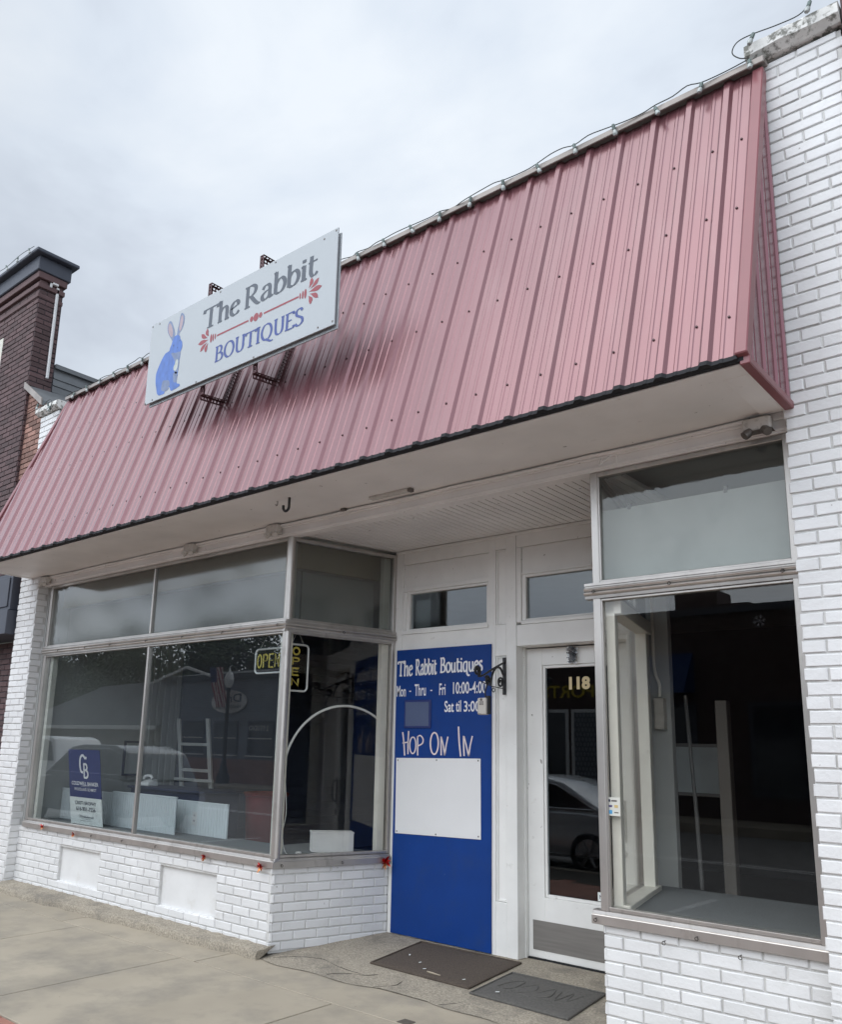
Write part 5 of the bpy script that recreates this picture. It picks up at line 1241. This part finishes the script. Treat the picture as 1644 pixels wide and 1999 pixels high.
# trees behind the far roofs
tree0 = None
for i, (x, y, sc) in enumerate(((-36, -29, .88), (-39.5, -28.5, .95), (-43.5, -29, .9), (-47.5, -28.5, .97), (-51.5, -29, .92), (-55.5, -28.5, .95), (-59.5, -29.5, .9), (-33, -28.5, .85), (-63, -29, .95))):
    lab = 'leafy green tree behind the far roofs, reflected in the left window'
    if tree0 is None:
        t = thing('broadleaf_tree', lab, 'tree', (x, y, -.3), 'trees behind the buildings opposite')
        mb = MB(); mb.tube([(x, y, -.3), (x+.1, y, 2), (x-.1, y+.1, 4.5), (x, y, 7)], [.35, .28, .2, .08], 8)
        for k in range(7):
            a = k*.9; h = 2.8+k*.6; mb.tube([(x, y, h), (x+1.5*math.cos(a), y+1.5*math.sin(a), h+1.2), (x+2.6*math.cos(a), y+2.6*math.sin(a), h+2)], [.12, .07, .02], 5)
        mb.build('trunk', BARK, t)
        mb = MB(); cl = [(random.gauss(0, 1.7), random.gauss(0, 1.7), 6+random.gauss(0, 1.7)) for _ in range(38)]
        for k in range(4200):
            c0 = random.choice(cl); c = Vector((x+c0[0]+random.gauss(0, .5), y+c0[1]+random.gauss(0, .5), c0[2]+random.gauss(0, .45)))
            d = Vector((random.gauss(0, 1), random.gauss(0, 1), random.gauss(0, 1))).normalized()*.17; e_ = d.orthogonal().normalized()*.1
            mb.face([c-d, c+e_, c+d, c-e_])
        mb.build('crown', LEAF, t, recalc=False); tree0 = t
    else:
        t = copy_tree(tree0, (x, y, -.3)); t.scale = (sc, sc, sc); t.rotation_euler.z = i*1.3
# cars
def car(name, label, cat, x, y, Lc, Wd, H, paint, prof_low, cab, wheels, flip=1, wr=.33, group='vehicles reflected in the shop windows'):
    """prof: side outline points as fractions of length and metres of height; cab: cabin outline"""
    g0 = -.27; t = thing(name, label, cat, (x, y, g0), group)
    P = lambda u, z: (x+flip*(u-.5)*Lc, z+g0)
    mb = MB(); lo = [P(*p) for p in prof_low]
    n = len(lo); yl, yr = y+Wd/2, y-Wd/2
    for (ya, yb, ins) in ((yl, yr, 0),):
        A = [mb.vt((p[0], ya, p[1])) for p in lo]; B = [mb.vt((p[0], yb, p[1])) for p in lo]
        for i in range(n): mb.f.append([A[i], A[(i+1) % n], B[(i+1) % n], B[i]]); mb.m.append(0)
        mb.f.append(A); mb.m.append(0); mb.f.append(B[::-1]); mb.m.append(0)
    body = mb.build('body', paint, t, bevel=.05, seg=3, smooth=True)
    mb = MB(); cb = [P(*p) for p in cab]; zt = max(p[1] for p in cb); zb = min(p[1] for p in cb)
    ins = lambda z: .04+.20*(z-zb)/(zt-zb)
    A = [mb.vt((p[0], yl-ins(p[1]), p[1])) for p in cb]; B = [mb.vt((p[0], yr+ins(p[1]), p[1])) for p in cb]; n = len(cb)
    for i in range(n): mb.f.append([A[i], A[(i+1) % n], B[(i+1) % n], B[i]]); mb.m.append(0)
    mb.f.append(A); mb.m.append(0); mb.f.append(B[::-1]); mb.m.append(0)
    mb.build('cabin', paint, t, bevel=.04, seg=3, smooth=True)
    cx = sum(p[0] for p in cb)/n; cz = (zt+zb)/2+.02
    q = [(cx+(p[0]-cx)*.86, cz+(p[1]-cz)*.74) for p in cb]
    for sgn, yy_ in ((1, yl), (-1, yr)):
        mb = MB(); mb.prism(q, lambda a, b: (a, yy_-sgn*(ins(b)-.012), b), lambda a, b: (a, yy_-sgn*(ins(b)+.02), b)); mb.build('side_window', CAR_GLASS, t)
        mb = MB(); mb.tube([(p[0], yy_-sgn*(ins(p[1])-.014), p[1]) for p in q], .011, 5, closed=True); mb.build('window_trim', CHROME, t)
    for u in wheels:
        for sgn in (1, -1):
            c = (x+flip*(u-.5)*Lc, y+sgn*(Wd/2-.10), g0+wr)
            mb = MB(); mb.lathe([(.0, -.10), (wr*.94, -.10), (wr, -.06), (wr, .06), (wr*.94, .105), (wr*.66, .108), (wr*.62, .09), (.0, .088)], c, 24, 0, 'y') if sgn > 0 else mb.lathe([(.0, .10), (wr*.94, .10), (wr, .06), (wr, -.06), (wr*.94, -.105), (wr*.66, -.108), (wr*.62, -.09), (.0, -.088)], c, 24, 0, 'y')
            w = mb.build('wheel', TYRE, t, smooth=True)
            mb = MB()
            for k in range(6):
                a = PI*k/3; ca, sa = math.cos(a), math.sin(a); mb.tube([(c[0]+.04*ca, c[1]+sgn*.10, c[2]+.04*sa), (c[0]+wr*.62*ca, c[1]+sgn*.112, c[2]+wr*.62*sa)], [.035, .022], 6)
            mb.tube([(c[0]+wr*.64*math.cos(2*PI*k/24), c[1]+sgn*.11, c[2]+wr*.64*math.sin(2*PI*k/24)) for k in range(24)], .012, 6, closed=True)
            mb.build('rim', RIM, w)
    fx = x+flip*.5*Lc
    for sgn in (1, -1):
        mb = MB(); mb.lathe([(0, 0), (.10, .01), (.11, .05), (0, .06)], (fx-flip*.10, y+sgn*(Wd/2-.28), g0+.68), 12, 0, 'x'); mb.build('headlight', HEADL, t)
    return t
SED = [(0.02, .25), (.0, .55), (.03, .88), (.20, .93), (.62, .90), (.93, .78), (1.0, .60), (.99, .25)]
SEDC = [(.10, .90), (.28, 1.36), (.38, 1.46), (.50, 1.46), (.62, 1.35), (.76, .88)]
car('parked_sedan', 'silver sedan parked at the kerb, reflected in the door glass', 'car', -3.55, -5.95, 4.7, 1.82, 1.45, CAR_GREY, SED, SEDC, (.17, .82), flip=-1)
SUV = [(.01, .3), (.0, .75), (.03, 1.02), (.30, 1.08), (.65, 1.03), (.94, .92), (1.0, .7), (.99, .3)]
SUVC = [(.02, 1.03), (.08, 1.58), (.20, 1.72), (.48, 1.72), (.58, 1.66), (.76, 1.02)]
car('parked_suv', 'dark blue sport utility vehicle parked at the kerb, reflected in the left window', 'car', -13.2, -5.95, 4.6, 1.86, 1.7, CAR_DARK, SUV, SUVC, (.18, .81), flip=-1, wr=.36)
TRK = [(.0, .45), (.0, 1.05), (.36, 1.08), (.70, 1.12), (.97, 1.05), (1.0, .8), (.99, .4)]
TRKC = [(.38, 1.08), (.40, 1.80), (.45, 1.92), (.60, 1.92), (.66, 1.84), (.76, 1.10)]
car('pickup_truck', 'white pickup truck standing in the street, reflected in the left window', 'pickup truck', -20.9, -9.0, 5.6, 1.95, 1.9, CAR_WHITE, TRK, TRKC, (.18, .82), flip=1, wr=.39)
